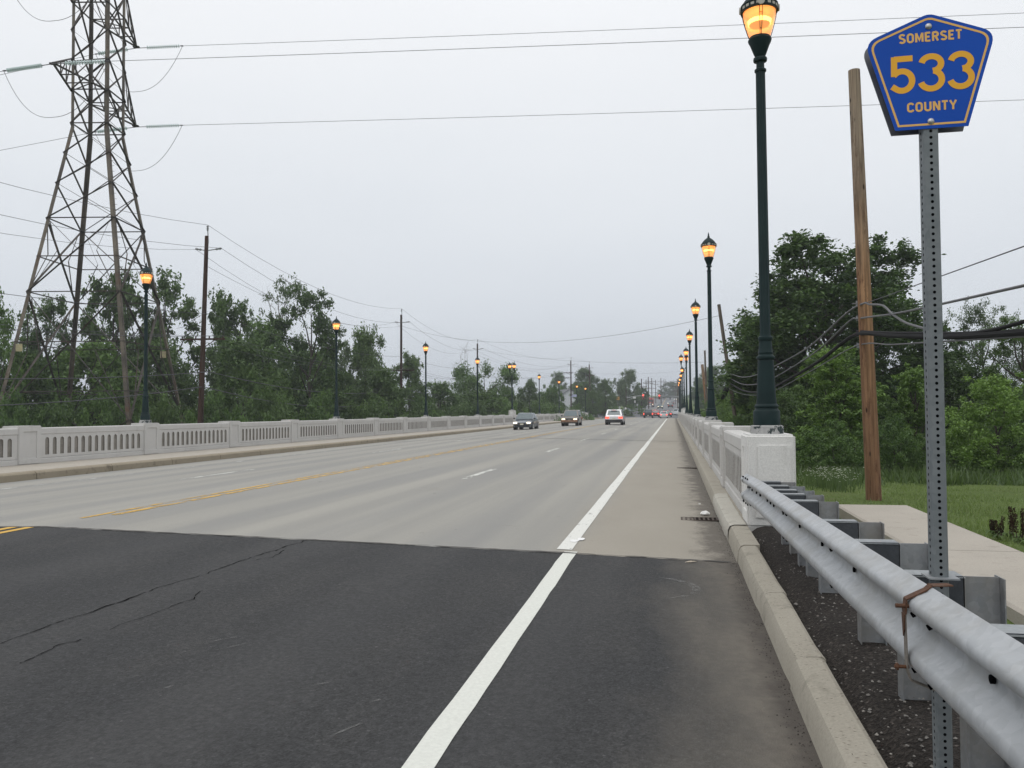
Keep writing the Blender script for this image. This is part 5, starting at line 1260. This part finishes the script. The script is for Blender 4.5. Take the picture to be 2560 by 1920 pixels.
for q in range(5200):
    if rnd.random() < .75: y_ = rnd.uniform(5, 13.9); x_ = 3.50+abs(rnd.gauss(0, .10))*(1 if math.sin(y_*3.1)+math.sin(y_*7.7) > -.4 else .35)+.04
    else: x_ = rnd.uniform(2.3, 3.6); y_ = 13.88+abs(rnd.gauss(0, .09))
    pts.append((x_, y_, -.25))
blades('field_grass', pts, .085, .011, 'grass', 'short green grass covering the field right of the footpath', .7)
pts = []
for k in range(420):
    y_ = rnd.uniform(23, 37); x_ = rnd.uniform(1.7, y_*.72+3)
    if y_ < 27 and rnd.random() < .6: continue
    for q in range(60): xx, yy = x_+rnd.gauss(0, .32), y_+rnd.gauss(0, .32); pts.append((xx, yy, terr(xx, yy)-.03))
blades('tall_weeds', pts, .42, .03, 'weed', 'taller rough weeds growing along the foot of the trees', .6)
pts = []
for k in range(60):
    p = at_z(2075+rnd.gauss(0, 26), 1225+rnd.gauss(0, 9), -.62); pts += [(p.x+rnd.gauss(0, .18), p.y+rnd.gauss(0, .18), terr(p.x, p.y)) for q in range(22)]
wf = empty('flower_clump', (float(np.mean([p[0] for p in pts])), float(np.mean([p[1] for p in pts])), terr(pts[0][0], pts[0][1])), 'clump of small white wildflowers in the grass left of the orange pole', 'flowers')
b = MB()
for p in pts[::5]:
    for q in range(1):
        c = Vector(p)-wf.location+Vector((rnd.gauss(0, .08), rnd.gauss(0, .08), rnd.uniform(.22, .5))); s_ = rnd.uniform(.012, .028)
        b.add([c+Vector((-s_, 0, 0)), c+Vector((0, -s_, s_*.4)), c+Vector((s_, 0, 0)), c+Vector((0, s_, s_*.4))], [(0, 1, 2, 3)])
tag(b.build('blossoms', M['white_flower'], wf, fix=False), kind='stuff')
b = MB()
for p in pts[::2]: c = Vector(p)-wf.location; b.add([c+Vector((-.008, 0, 0)), c+Vector((.008, 0, 0)), c+Vector((rnd.gauss(0, .06), rnd.gauss(0, .06), rnd.uniform(.25, .5)))], [(0, 1, 2)])
tag(b.build('stems', M['weed'], wf, fix=False), kind='stuff')
for k, (px, py, h) in enumerate(((2500, 1345, .36), (2522, 1338, .42), (2542, 1352, .36), (2556, 1350, .42), (2574, 1358, .38), (2590, 1372, .3), (2484, 1332, .24))):
    p = at_z(px, py+10, -.26); e = empty('dock_plant', (p.x, p.y, -.27), ['dark brown dock seed stalk, left end of the clump at the right edge', 'tall dark brown dock stalk, second in the clump at the right edge', 'dark brown dock stalk in the middle of the clump', 'tall brown dock stalk nearest the right edge of the photo', 'brown dock stalk half cut by the right edge', 'short brown dock stalk low in the front of the clump', 'small brown dock stalk set apart to the left'][k], 'plant', 'brown dock stalks beside the footpath')
    b = MB()
    for q in range(3):
        lx, ly = rnd.gauss(0, .05), rnd.gauss(0, .05); hh = h*rnd.uniform(.7, 1.1); b.tube([(lx*.3, ly*.3, 0), (lx, ly, hh)], .004, 5)
        for s_ in range(70): t = rnd.uniform(.4, 1); a = rnd.uniform(0, 6.28); r_ = .018*(1.2-abs(t-.65)); c = Vector((lx*(.3+.7*t)+math.cos(a)*r_, ly*(.3+.7*t)+math.sin(a)*r_, hh*t)); s2 = .008; b.add([c+Vector((-s2, 0, 0)), c+Vector((0, -s2, s2)), c+Vector((s2, 0, .0)), c+Vector((0, s2, -s2))], [(0, 1, 2, 3)])
    b.build('seed_stalk', M['dock'], e, fix=False)
    b = MB()
    for q in range(8): a = rnd.uniform(0, 6.28); l_ = rnd.uniform(.10, .2); d = Vector((math.cos(a), math.sin(a), 0)); s3 = Vector((-d.y, d.x, 0))*.022; b.add([Vector((0, 0, .02)), d*l_*.5+s3+Vector((0, 0, .1)), d*l_+Vector((0, 0, .06)), d*l_*.5-s3+Vector((0, 0, .1))], [(0, 1, 2, 3)])
    b.build('leaves', M['weed'], e, fix=False)
# ---- litter
def blob(name, px, py, sx, sy, sz, mt, lab, cat, z=None, rz=0.0):
    x_, y_ = solve_ground(px, py); e = bpy.data.meshes.new(name); bm = bmesh.new(); bmesh.ops.create_icosphere(bm, subdivisions=2, radius=1)
    for v in bm.verts: v.co = Vector((v.co.x*sx*rnd.uniform(.8, 1.15), v.co.y*sy*rnd.uniform(.8, 1.15), max(0, v.co.z+.2)*sz*rnd.uniform(.75, 1.2)))
    bm.to_mesh(e); bm.free(); e.materials.append(M[mt]); o = link(bpy.data.objects.new(name, e)); o.location = (x_, y_, (road_z(x_, y_) if z is None else z)+.012); o.rotation_euler = (0, 0, rz); return tag(o, lab, cat)
blob('litter', 1763, 1288, .075, .05, .05, 'litter', 'crumpled white litter lying on the nearest drain grating', 'litter')
blob('litter', 1749, 1262, .02, .015, .01, 'litter', 'tiny scrap of white litter beyond the nearest drain grating', 'litter')
blob('stick', 1727, 1408, .07, .012, .012, 'litter_tan', 'pale splinter of wood lying on the asphalt near the kerb corner', 'stick', rz=.5)
blob('litter', 2000+0, 1170, .03, .02, .02, 'litter', 'white scrap lying on the kerb', 'litter', z=-.05) if False else None
b = MB()    # ash seeds and specks scattered on the near kerb
for i in range(420):
    y_ = 1.2+7.5*rnd.random()**1.8; x_ = rnd.uniform(.70, .86); z = -.26-.0075*(9.35-y_)+.2005+.004; a = rnd.uniform(0, 3.14) if rnd.random() < .3 else rnd.gauss(.1, .3); l_ = rnd.uniform(.004, .013); c = Vector((x_, y_, z)); d = Vector((math.cos(a), math.sin(a), 0))*l_; s3 = Vector((-d.y, d.x, 0))*.25
    b.add([c-d, c-s3, c+d, c+s3], [(0, 1, 2, 3)])
tag(b.build('kerb_seeds', M['dock'], fix=False), 'dark seeds and specks sprinkled along the top of the near kerb', 'seeds', kind='stuff')
b = MB()    # grit along the foot of the right kerb
for i in range(1500):
    y_ = 1.5+26*rnd.random()**1.1; x_ = .665-abs(rnd.gauss(0, .06)); r = rnd.uniform(.002, .006); z = road_z(x_, y_)+.007
    b.add([(x_-r, y_, z), (x_, y_-r*1.4, z), (x_+r, y_, z), (x_, y_+r, z+.001), (x_, y_, z+r*.8)], [(0, 1, 4), (1, 2, 4), (2, 3, 4), (3, 0, 4)])
tag(b.build('kerb_grit', M['gravel'], fix=False), 'dark grit and dead leaves collected along the foot of the right kerb', 'grit', kind='stuff')

# ================================================================== VEHICLES
def smoothbody(b, st, mi=0):
    """st: list of (y, halfwidth, z_bottom, z_belt, z_top) -> closed loft"""
    rows = []
    for (y, hw_, zb0, zm, zt) in st:
        R_ = [(hw_*.90, zb0), (hw_*.985, zb0+.10), (hw_, zm), (hw_*.955, zt-.06), (hw_*.80, zt), (0, zt+.015)]
        rows.append([(x, y, z) for x, z in R_]+[(-x, y, z) for x, z in R_[::-1][1:]])
    n = len(rows[0]); base = len(b.v)
    for r in rows: b.v += r
    for i in range(len(rows)-1):
        for k in range(n):
            k2 = (k+1) % n; b.f.append((base+i*n+k, base+i*n+k2, base+(i+1)*n+k2, base+(i+1)*n+k)); b.m.append(mi)
    b.f.append(tuple(base+k for k in range(n))); b.m.append(mi); b.f.append(tuple(base+(len(rows)-1)*n+k for k in range(n))[::-1]); b.m.append(mi)
def car(name, label, cat, loc, rz, col, Ln=4.5, W=1.75, H=1.45, kind='sedan', heads=False, tails=False, group='cars on the road'):
    """local: front towards +Y"""
    e = empty(name, loc, label, cat, group, rz); h = Ln/2; w_ = W/2
    gc = .19 if kind in ('sedan', 'hatch') else .27; belt = H*(.62 if kind in ('sedan', 'hatch') else .60); hood = belt-.06 if kind != 'suv' else belt-.03
    P = M['car_'+col]
    if kind == 'sedan': st = [(-h, w_*.82, gc+.14, .55, .72), (-h+.08, w_*.93, gc+.05, .55, belt-.10), (-h+.5, w_, gc, .60, belt-.01), (-.6, w_, gc, .62, belt), (.9, w_, gc, .60, belt), (h-.75, w_*.98, gc, .55, hood-.08), (h-.22, w_*.92, gc+.02, .50, hood-.20), (h-.04, w_*.80, gc+.08, .46, .60), (h, w_*.66, gc+.14, .42, .50)]
    elif kind == 'pickup': st = [(-h, w_*.95, gc+.18, .70, belt), (-h+.06, w_, gc+.12, .70, belt+.02), (-.5, w_, gc, .70, belt+.02), (1.0, w_, gc, .70, belt), (h-.3, w_*.97, gc, .65, hood-.04), (h-.03, w_*.92, gc+.08, .6, hood-.16), (h, w_*.85, gc+.15, .55, .75)]
    else: st = [(-h, w_*.84, gc+.16, .60, belt-.12), (-h+.08, w_*.95, gc+.08, .62, belt-.02), (-h+.5, w_, gc, .65, belt), (.8, w_, gc, .65, belt), (h-.7, w_*.98, gc, .60, hood-.05), (h-.15, w_*.93, gc+.04, .56, hood-.17), (h-.02, w_*.86, gc+.10, .52, .68), (h, w_*.78, gc+.16, .46, .55)]
    b = MB(); smoothbody(b, st)
    # greenhouse
    G_ = dict(sedan=(-h+.72, -h+1.42, .42, 1.22), hatch=(-h+.12, -h+.62, .55, 1.35), suv=(-h+.06, -h+.36, .60, 1.25), pickup=(-.55, -.38, .78, 1.35))[kind]
    yb0, yt0, yt1, yb1 = G_; wb, wt = w_*.93, w_*.74
    zb1, ztp = belt-.03, H
    rows = [(yb0, wb, zb1), (yt0, wt, ztp-.03), ((yt0+yt1)/2, wt*1.02, ztp), (yt1, wt, ztp-.03), (yb1, wb, zb1)]
    base = len(b.v)
    V8 = [(-wb, yb0, zb1), (wb, yb0, zb1), (wb, yb1, zb1), (-wb, yb1, zb1), (-wt, yt0, ztp-.03), (wt, yt0, ztp-.03), (wt, yt1, ztp-.03), (-wt, yt1, ztp-.03), (-wt*.8, (yt0+yt1)/2-.1, ztp), (wt*.8, (yt0+yt1)/2-.1, ztp), (wt*.8, (yt0+yt1)/2+.1, ztp), (-wt*.8, (yt0+yt1)/2+.1, ztp)]
    b.add(V8, [(0, 1, 5, 4), (1, 2, 6, 5), (2, 3, 7, 6), (3, 0, 4, 7), (4, 5, 9, 8), (5, 6, 10, 9), (6, 7, 11, 10), (7, 4, 8, 11), (8, 9, 10, 11)])
    b.build('body', P, e, smooth=True, bevel=.02, seg=2)
    def quad(A, B, C, D, ins=(.08, .12), off=.012, nm='window', mt='cglass', par_=e):
        A, B, C, D = map(Vector, (A, B, C, D)); nrm = (B-A).cross(D-A).normalized()
        def pt(u, v): return (A.lerp(B, u)).lerp(D.lerp(C, u), v)
        u0, v0 = ins; c0 = (A+B+C+D)/4
        if nrm.dot(c0-Vector((0, (yb0+yb1)/2, (zb1+ztp)/2))) < 0: nrm = -nrm
        q = [pt(u0, v0), pt(1-u0, v0), pt(1-u0, 1-v0), pt(u0, 1-v0)]; b2 = MB(); b2.add([p+nrm*off for p in q]+[p-nrm*.01 for p in q], [(0, 1, 2, 3), (4, 5, 6, 7), (0, 1, 5, 4), (1, 2, 6, 5), (2, 3, 7, 6), (3, 0, 4, 7)]); return b2.build(nm, M[mt], par_)
    V = V8; quad(V[3], V[2], V[6], V[7], (.05, .08), nm='windscreen'); quad(V[0], V[1], V[5], V[4], (.10, .14), nm='rear_window')
    for s_ in (0, 1):
        a, c, d, f = (V[1], V[2], V[6], V[5]) if s_ else (V[0], V[3], V[7], V[4]); a, c, d, f = map(Vector, (a, c, d, f))
        for u0, u1 in ((.03, .50), (.53, .98)): quad(a.lerp(c, u0), a.lerp(c, u1), f.lerp(d, u1), f.lerp(d, u0), (.04, .12), nm='side_window')
    # wheels
    rw = .31 if kind in ('sedan', 'hatch') else .37
    for sx in (-1, 1):
        for yy in (-h+.85, h-.85):
            b = MB(); x0, x1 = sx*(w_-.20), sx*(w_+.012); b.tube([(x0, yy, rw), (sx*(w_-.02), yy, rw), (x1, yy, rw)], [rw, rw, rw-.03], 20); wh = b.build('wheel', M['tyre'], e, smooth=True)
            b = MB(); b.tube([(sx*(w_), yy, rw), (sx*(w_+.02), yy, rw)], [rw*.62, rw*.58], 14); b.build('rim', M['rim'], wh)
            b = MB(); b.tube([(sx*(w_-.3), yy, rw+.02), (sx*(w_+.003), yy, rw+.02)], rw+.07, 20); b.build('wheel_arch', M['blackplastic'], e)
    for sx in (-1, 1):
        b = MB(); b.box((sx*(w_+.07), yb1-.35, belt+.06), (.16, .10, .13)); b.build('wing_mirror', M['blackplastic'] if kind != 'hatch' else P, e, bevel=.02)
    # front
    b = MB(); b.box((0, h-.03, gc+.22), (W*.80, .10, .14)); b.box((0, h+.0, hood-.30), (W*.40, .05, .12)); b.build('grille', M['blackplastic'], e, bevel=.01)
    zl = hood-.26
    for sx in (-1, 1):
        b = MB(); b.box((sx*w_*.70, h-.06, zl), (W*.20, .14, .13), rz=-sx*.25); b.build('headlight', M['headlight'] if heads else M['rim'], e, bevel=.03)
    b = MB(); b.box((0, h+.03, gc+.30), (.31, .02, .13)); b.build('licence_plate', M['plate'], e)
    # rear
    zr = belt-.22
    for sx in (-1, 1):
        b = MB()
        if kind == 'pickup': b.box((sx*w_*.91, -h-.0, belt-.22), (.16, .06, .40))
        elif kind == 'suv': b.box((sx*w_*.74, -h+.03, zr), (W*.22, .13, .19), rz=sx*.25)
        else: b.box((sx*w_*.70, -h+.04, zr+.03), (W*.17, .12, .22), rz=sx*.25)
        b.build('tail_light', M['tail'] if tails else M['tail_off'], e, bevel=.02)
    b = MB(); b.box((0, -h-.0, gc+.20), (W*.86, .08, .22)); b.build('rear_bumper', M['blackplastic'] if kind in ('suv', 'pickup') else P, e, bevel=.03)
    b = MB(); b.box((0, -h-.045, gc+(.38 if kind != 'pickup' else .26)), (.31, .02, .14)); b.build('licence_plate', M['plate'], e)
    if tails and kind != 'pickup': b = MB(); b.box((0, yt0-.03, ztp-.05), (.30, .05, .045)); b.build('brake_light', M['tail'], e)
    return e
def rz_(X, Y): return road_z(X, Y)+.004
PI = math.pi
car('sedan', 'dark slate sedan with headlights on, coming along the far lane', 'car', (-13.0, 73.5, rz_(-13, 73.5)), PI, 'slate', 4.5, 1.70, 1.48, 'sedan', heads=True)
s = car('sport_utility_car', 'boxy taupe utility car with headlights on, coming behind the slate sedan', 'car', (-10.5, 87.0, rz_(-10.5, 87)), PI, 'taupe', 4.6, 1.74, 1.66, 'suv', heads=True)
b = MB(); b.box((0, 2.27, .52), (1.70, .16, .22)); b.box((0, 2.29, .78), (1.50, .05, .05)); b.build('front_bumper', M['amber'], s, bevel=.03)
c = car('crossover_car', 'white crossover driving away with brake lights lit', 'car', (-6.25, 91.5, rz_(-6.2, 91.5)), 0, 'white', 4.6, 1.93, 1.68, 'suv', tails=True)
b = MB(); b.box((0, -2.32, .42), (1.86, .10, .34)); b.build('rear_skirt', M['blackplastic'], c, bevel=.04)
b = MB(); b.box((0, -2.16, 1.62), (.70, .16, .06)); b.build('spoiler', M['car_white'], c, bevel=.02)
pk = car('pickup_truck', 'black pickup truck with red tail lights waiting near the end of the bridge', 'pickup', (-5.3, 183, rz_(-5.3, 183)), 0, 'black', 5.4, 1.98, 1.82, 'pickup', tails=True)
car('hatchback', 'small silver hatchback with brake lights on beside the edge line', 'car', (-1.98, 182, rz_(-2, 182)), 0, 'silver', 4.1, 1.74, 1.5, 'hatch', tails=True)
car('red_car', 'red car showing just right of the black pickup', 'car', (-4.05, 197, rz_(-4, 197)), 0, 'red', 4.6, 1.85, 1.7, 'suv', tails=True)
car('dark_car', 'dark car with brake lights in front of the silver hatchback', 'car', (-1.3, 205, rz_(-1.3, 205)), 0, 'black', 4.6, 1.85, 1.6, 'suv', tails=True)
car('van', 'white van turning at the junction just left of the right balustrade', 'van', (1.3, 235, rz_(1, 235)), .9, 'white', 4.9, 1.9, 1.8, 'suv')
car('parked_car', 'grey-green car waiting left of the black pickup in the side street', 'car', (-13.5, 246, rz_(-13, 246)), PI*.8, 'grey', 4.6, 1.85, 1.6, 'suv')
car('parked_car', 'dark maroon car parked behind the white crossover', 'car', (-20.5, 222, terr(-20.5, 222)+.45), 1.5, 'maroon', 4.5, 1.8, 1.45, 'sedan')
car('utility_car', 'green-grey utility car with headlights on coming down the hill', 'car', (-4.6, 306, rz_(-4.6, 306)), PI, 'green', 4.7, 1.9, 1.75, 'suv', heads=True)
car('box_pickup', 'dark square-backed truck driving up the hill', 'truck', (-1.0, 330, rz_(-1, 330)), 0, 'black', 5.2, 2.0, 1.95, 'suv')
car('white_car', 'white car far up the hill, left of a dark one', 'car', (-1.9, 420, rz_(-2, 420)), PI, 'white', 4.5, 1.8, 1.5, 'suv', heads=True)
car('small_dark_car', 'tiny dark car far up the hill beside the white one', 'car', (-.3, 430, rz_(0, 430)), 0, 'black', 4.5, 1.8, 1.5, 'sedan')
car('distant_white_car', 'tiny white car highest on the hill', 'car', (1.4, 545, rz_(1, 545)), PI, 'white', 4.5, 1.85, 1.5, 'suv', heads=True)
car('parked_van', 'white vehicle parked off the road behind the end of the left balustrade, right one', 'car', (-22.5, 212, terr(-22.5, 212)+.3), 1.3, 'white', 4.6, 1.8, 1.6, 'suv')
car('parked_van', 'white vehicle parked off the road behind the taupe utility car, left one', 'car', (-27, 214, terr(-27, 214)+.3), 1.4, 'white', 4.6, 1.8, 1.6, 'suv')
# red semi truck
tx, ty = -9.2, 352.0; tk = empty('semi_truck', (tx, ty, rz_(tx, ty)), 'tall red semi truck with headlights on coming down the hill', 'truck', 'cars on the road', PI)
b = MB(); b.bx(-1.2, 1.2, -1.2, 1.3, .9, 3.1); b.prism([(1.3, .8), (3.0, .8), (3.05, 1.7), (2.9, 1.95), (1.3, 2.1)], -1.0, 1.0, lambda a, c, t: (t, a, c)); b.prism([(-1.2, 3.1), (1.2, 3.1), (.5, 3.95), (-1.2, 4.0)], -1.15, 1.15, lambda a, c, t: (t, a, c)); b.build('cab', M['car_red'], tk, bevel=.06)
b = MB(); b.bx(-1.25, 1.25, -12, -1.5, 1.1, 3.95); b.build('trailer', M['car_maroon'], tk, bevel=.03)
b = MB(); b.bx(-1.05, 1.05, 1.305, 1.32, 2.2, 2.95); b.build('windscreen', M['cglass'], tk)
b = MB(); b.bx(-.55, .55, 3.03, 3.10, .9, 1.75); b.build('grille', M['chrome'], tk); b = MB(); b.bx(-1.2, 1.2, 2.95, 3.2, .45, .78); b.build('bumper', M['car_white'], tk, bevel=.04)
for sx in (-1, 1):
    b = MB(); b.box((sx*.85, 3.05, 1.15), (.3, .1, .24)); b.build('headlight', M['headlight'], tk, bevel=.03); b = MB(); b.box((sx*.95, 1.4, 3.35), (.2, .1, .12)); b.build('marker_light', M['headlight'], tk)
    for yy in (2.2, -.8, -2.2, -10.5):
        b = MB(); b.tube([(sx*.8, yy, .5), (sx*1.2, yy, .5)], .5, 16); b.build('wheel', M['tyre'], tk, smooth=True)

# ================================================================== JUNCTION FURNITURE
def signal(base_px, base_py, D, ztop, arm_px, arm_py, label, lamp_label, extra=True):
    a = at_d(base_px, base_py, D); gz = terr(a.x, a.y); e = empty('traffic_signal', (a.x, a.y, gz), label, 'traffic light', 'traffic lights at the junction')
    q = at_d(arm_px, arm_py, D); hgt = q.z-gz
    b = MB(); b.tube([(0, 0, 0), (0, 0, hgt+2.2)], [.14, .09], 10); b.build('pole', M['wood_dark'] if extra else M['alu'], e, smooth=True)
    d = Vector((q.x-a.x, q.y-a.y, 0)); b = MB(); b.tube([Vector((0, 0, hgt-.5)), d*.5+Vector((0, 0, hgt-.1)), d+Vector((0, 0, hgt+.1))], [.10, .08, .05], 8)
    if extra: b.tube([Vector((0, 0, hgt-1.3)), d*.45+Vector((0, 0, hgt-.35))], .05, 6)
    b.build('mast_arm', M['alu'], e, smooth=True)
    b = MB(); c = d+Vector((0, 0, hgt-.25)); b.box(c+EY*.1, (.52, .22, 1.35), rz=YAW); h_ = b.build('signal_head', M['redhouse'], e, bevel=.04)
    b = MB(); b.tube([c+Vector((0, 0, .38))-EY*.02, c+Vector((0, 0, .38))-EY*.04], .19, 16); b.build('red_light', M['redsig'], h_)
    b = MB(); b.tube([c-EY*.02, c-EY*.03], .16, 14); b.tube([c-EZ*.4-EY*.02, c-EZ*.4-EY*.03], .16, 14); b.build('unlit_lens', M['blackplastic'], h_)
    return e, d, hgt
M['redhouse'] = mat('signal_housing', (.30, .06, .05), .5)
e, d, hg = signal(1566, 1034, 212, 7, 1608, 989.5, 'traffic light on a mast arm reaching right, red lamp lit, left one', '')
b = MB(); b.box(d*.48+Vector((0, 0, hg-.45)), (.75, .05, .45), rz=YAW); b.build('name_plate', M['signwhite'], e); b = MB(); b.box(d*.42+Vector((0, 0, hg+.5)), (.6, .25, .12), rz=YAW); b.bar((0, 0, hg-.3), d*.42+Vector((0, 0, hg+.5)), .06); b.build('luminaire', M['alu'], e)
e, d, hg = signal(1713, 1030, 232, 7, 1648.5, 990, 'traffic light on a long mast arm reaching left, red lamp lit, right one', '', False)
def small_sign(px, py, D, w_, h_, mt, lab, shape='rect', group='small roadside signs at the junction'):
    p = at_d(px, py, D); gz = terr(p.x, p.y)-.05; e = empty('road_sign', (p.x, p.y, gz), lab, 'sign', group); z = p.z-gz
    b = MB(); b.bar((0, .03, 0), (0, .03, z+h_*.4), .06); b.build('post', M['galv'], e)
    b = MB()
    if shape == 'diamond': b.prism([(0, -h_*.7), (h_*.7, 0), (0, h_*.7), (-h_*.7, 0)], -.05, -.01, lambda a, c, t: (a, t, z+c))
    else: b.prism([(-w_/2, -h_/2), (w_/2, -h_/2), (w_/2, h_/2), (-w_/2, h_/2)], -.05, -.01, lambda a, c, t: (a, t, z+c))
    b.build('panel', M[mt], e); return e
small_sign(1697.5, 1012, 176, .55, .85, 'signgrey', 'grey rectangular sign just left of the far end of the right balustrade')
small_sign(1587.3, 1004, 196, .22, .55, 'signwhite', 'slim white sign on a pole in the lawn')
small_sign(1593.5, 1012, 200, .40, .45, 'signgrey', 'small grey sign beside the slim white one')
small_sign(1564, 1021, 178, .35, .40, 'signwhite', 'little white sign at the left kerb by the maroon car')
small_sign(1544.5, 996, 215, .85, .85, 'signorange', 'orange-yellow sign hanging among the trees left of the junction')
small_sign(1549, 1019, 185, .4, .5, 'signgrey', 'small dull sign behind the white crossover')
b = MB(); e = empty('barrier_rail', (-18.6, 197.5, -.1), 'low pale guardrail continuing past the end of the left balustrade', 'guardrail')
b.bx(-.03, .03, -6.5, 14, .42, .56); b.bx(-.03, .03, -6.5, 14, .62, .76); b.build('rail', M['galv'], e)
for k in range(9): b = MB(); b.bx(-.12, -.04, -6+2.4*k, -5.9+2.4*k, -.4, .74); b.build('post', M['galv'], e)
b = MB(); e = empty('low_wall', (-24.5, 206, terr(-24.5, 206)), 'white low panel wall past the end of the left balustrade', 'wall'); b.bx(-2.6, 2.6, -.1, .1, 0, 1.35); b.build('panel', M['siding'], e); b = MB(); b.bx(-.3, .3, -.115, -.105, .5, .9); b.build('notice', M['signgrey'], e)
# lawn beyond the junction
b = MB(); P = [(-15.0, 243), (-15.5, 262), (-40, 275), (-60, 250), (-27, 232), (-18, 236)]; zz = [road_z(-15, 243)+.1, road_z(-15, 262)+.3, terr(-40, 275)+1.8, terr(-60, 250)+1.8, terr(-27, 232)+1.0, terr(-18, 236)+.6]
b.add([(x, y, z) for (x, y), z in zip(P, zz)], [tuple(range(6))]); tag(b.build('lawn', M['lawn'] if 'lawn' in M else M['ground'], fix=False), kind='structure')

# ================================================================== HOUSES BEYOND
def house(name, px, py, D, w_, d_, h_, rh, wall, roof, label, rz=0.0, wins=()):
    p = at_d(px, py, D); gz = terr(p.x, p.y)-.1; z1 = p.z-gz; e = empty(name, (p.x, p.y, gz), label, 'house', None, rz); h_ = h_ or z1-rh
    b = MB(); b.prism([(-w_/2, 0), (w_/2, 0), (w_/2, h_), (0, h_+rh*.98), (-w_/2, h_)], -d_/2, d_/2, lambda a, c, t: (a, t, c)); wl = b.build('wall', M[wall], e)
    b = MB()
    for s_ in (-1, 1):
        a = Vector((s_*(w_/2+.35), 0, h_-.18)); c = Vector((0, 0, h_+rh+.06)); n_ = Vector((0, 0, .14))
        P = [a+Vector((0, -d_/2-.35, 0)), a+Vector((0, d_/2+.35, 0)), c+Vector((0, d_/2+.35, 0)), c+Vector((0, -d_/2-.35, 0))]; b.add(P+[q+n_ for q in P], [(0, 1, 2, 3), (7, 6, 5, 4), (0, 4, 5, 1), (1, 5, 6, 2), (2, 6, 7, 3), (3, 7, 4, 0)])
    b.build('roof', M[roof], e)
    for (x, z, ww, wh) in wins:
        b = MB(); b.bx(x-ww/2-.08, x+ww/2+.08, -d_/2-.05, -d_/2-.002, z-wh/2-.08, z+wh/2+.08); f = b.build('window', M['signwhite'], e); b = MB(); b.bx(x-ww/2, x+ww/2, -d_/2-.065, -d_/2-.052, z-wh/2, z+wh/2); b.build('pane', M['window'], f)
    return e
house('pale_house', 1413, 975, 232, 9, 12, None, 2.8, 'siding', 'roofgrey', 'pale two-storey house half hidden behind trees and the fourth utility pole', .35, ((-2.2, 4.5, 1, 1.3), (2.0, 4.5, 1, 1.3), (-2.2, 1.6, 1, 1.3), (2.0, 1.6, 1, 1.3)))
house('white_building', 818, 970, 125, 14, 22, None, 2.0, 'siding', 'roofgrey', 'white building with a grey roof glimpsed behind the second left lamp', 1.3)
house('brown_house', 1452, 985, 262, 10, 9, None, 2.5, 'brown_siding', 'roofgrey', 'brown house hidden in the trees behind the farthest left lamps', .2, ((0, 3.5, 1, 1.2),))

# ================================================================== AIR
m = bpy.data.materials.new('haze_air'); m.use_nodes = True; t = m.node_tree; t.nodes.clear()
o = t.nodes.new('ShaderNodeOutputMaterial'); v = t.nodes.new('ShaderNodeVolumePrincipled'); v.inputs['Color'].default_value = (.90, .94, 1.0, 1); v.inputs['Density'].default_value = .0006; v.inputs['Anisotropy'].default_value = .2
t.links.new(v.outputs[0], o.inputs['Volume'])
b = MB(); b.bx(-1500, 1500, -160, 1700, -9, 50); h_ = b.build('haze', m); tag(h_, kind='stuff')

# ------------------------------------------------------------------ tidy: drop unused data
for me in list(bpy.data.meshes):
    if me.users == 0: bpy.data.meshes.remove(me)
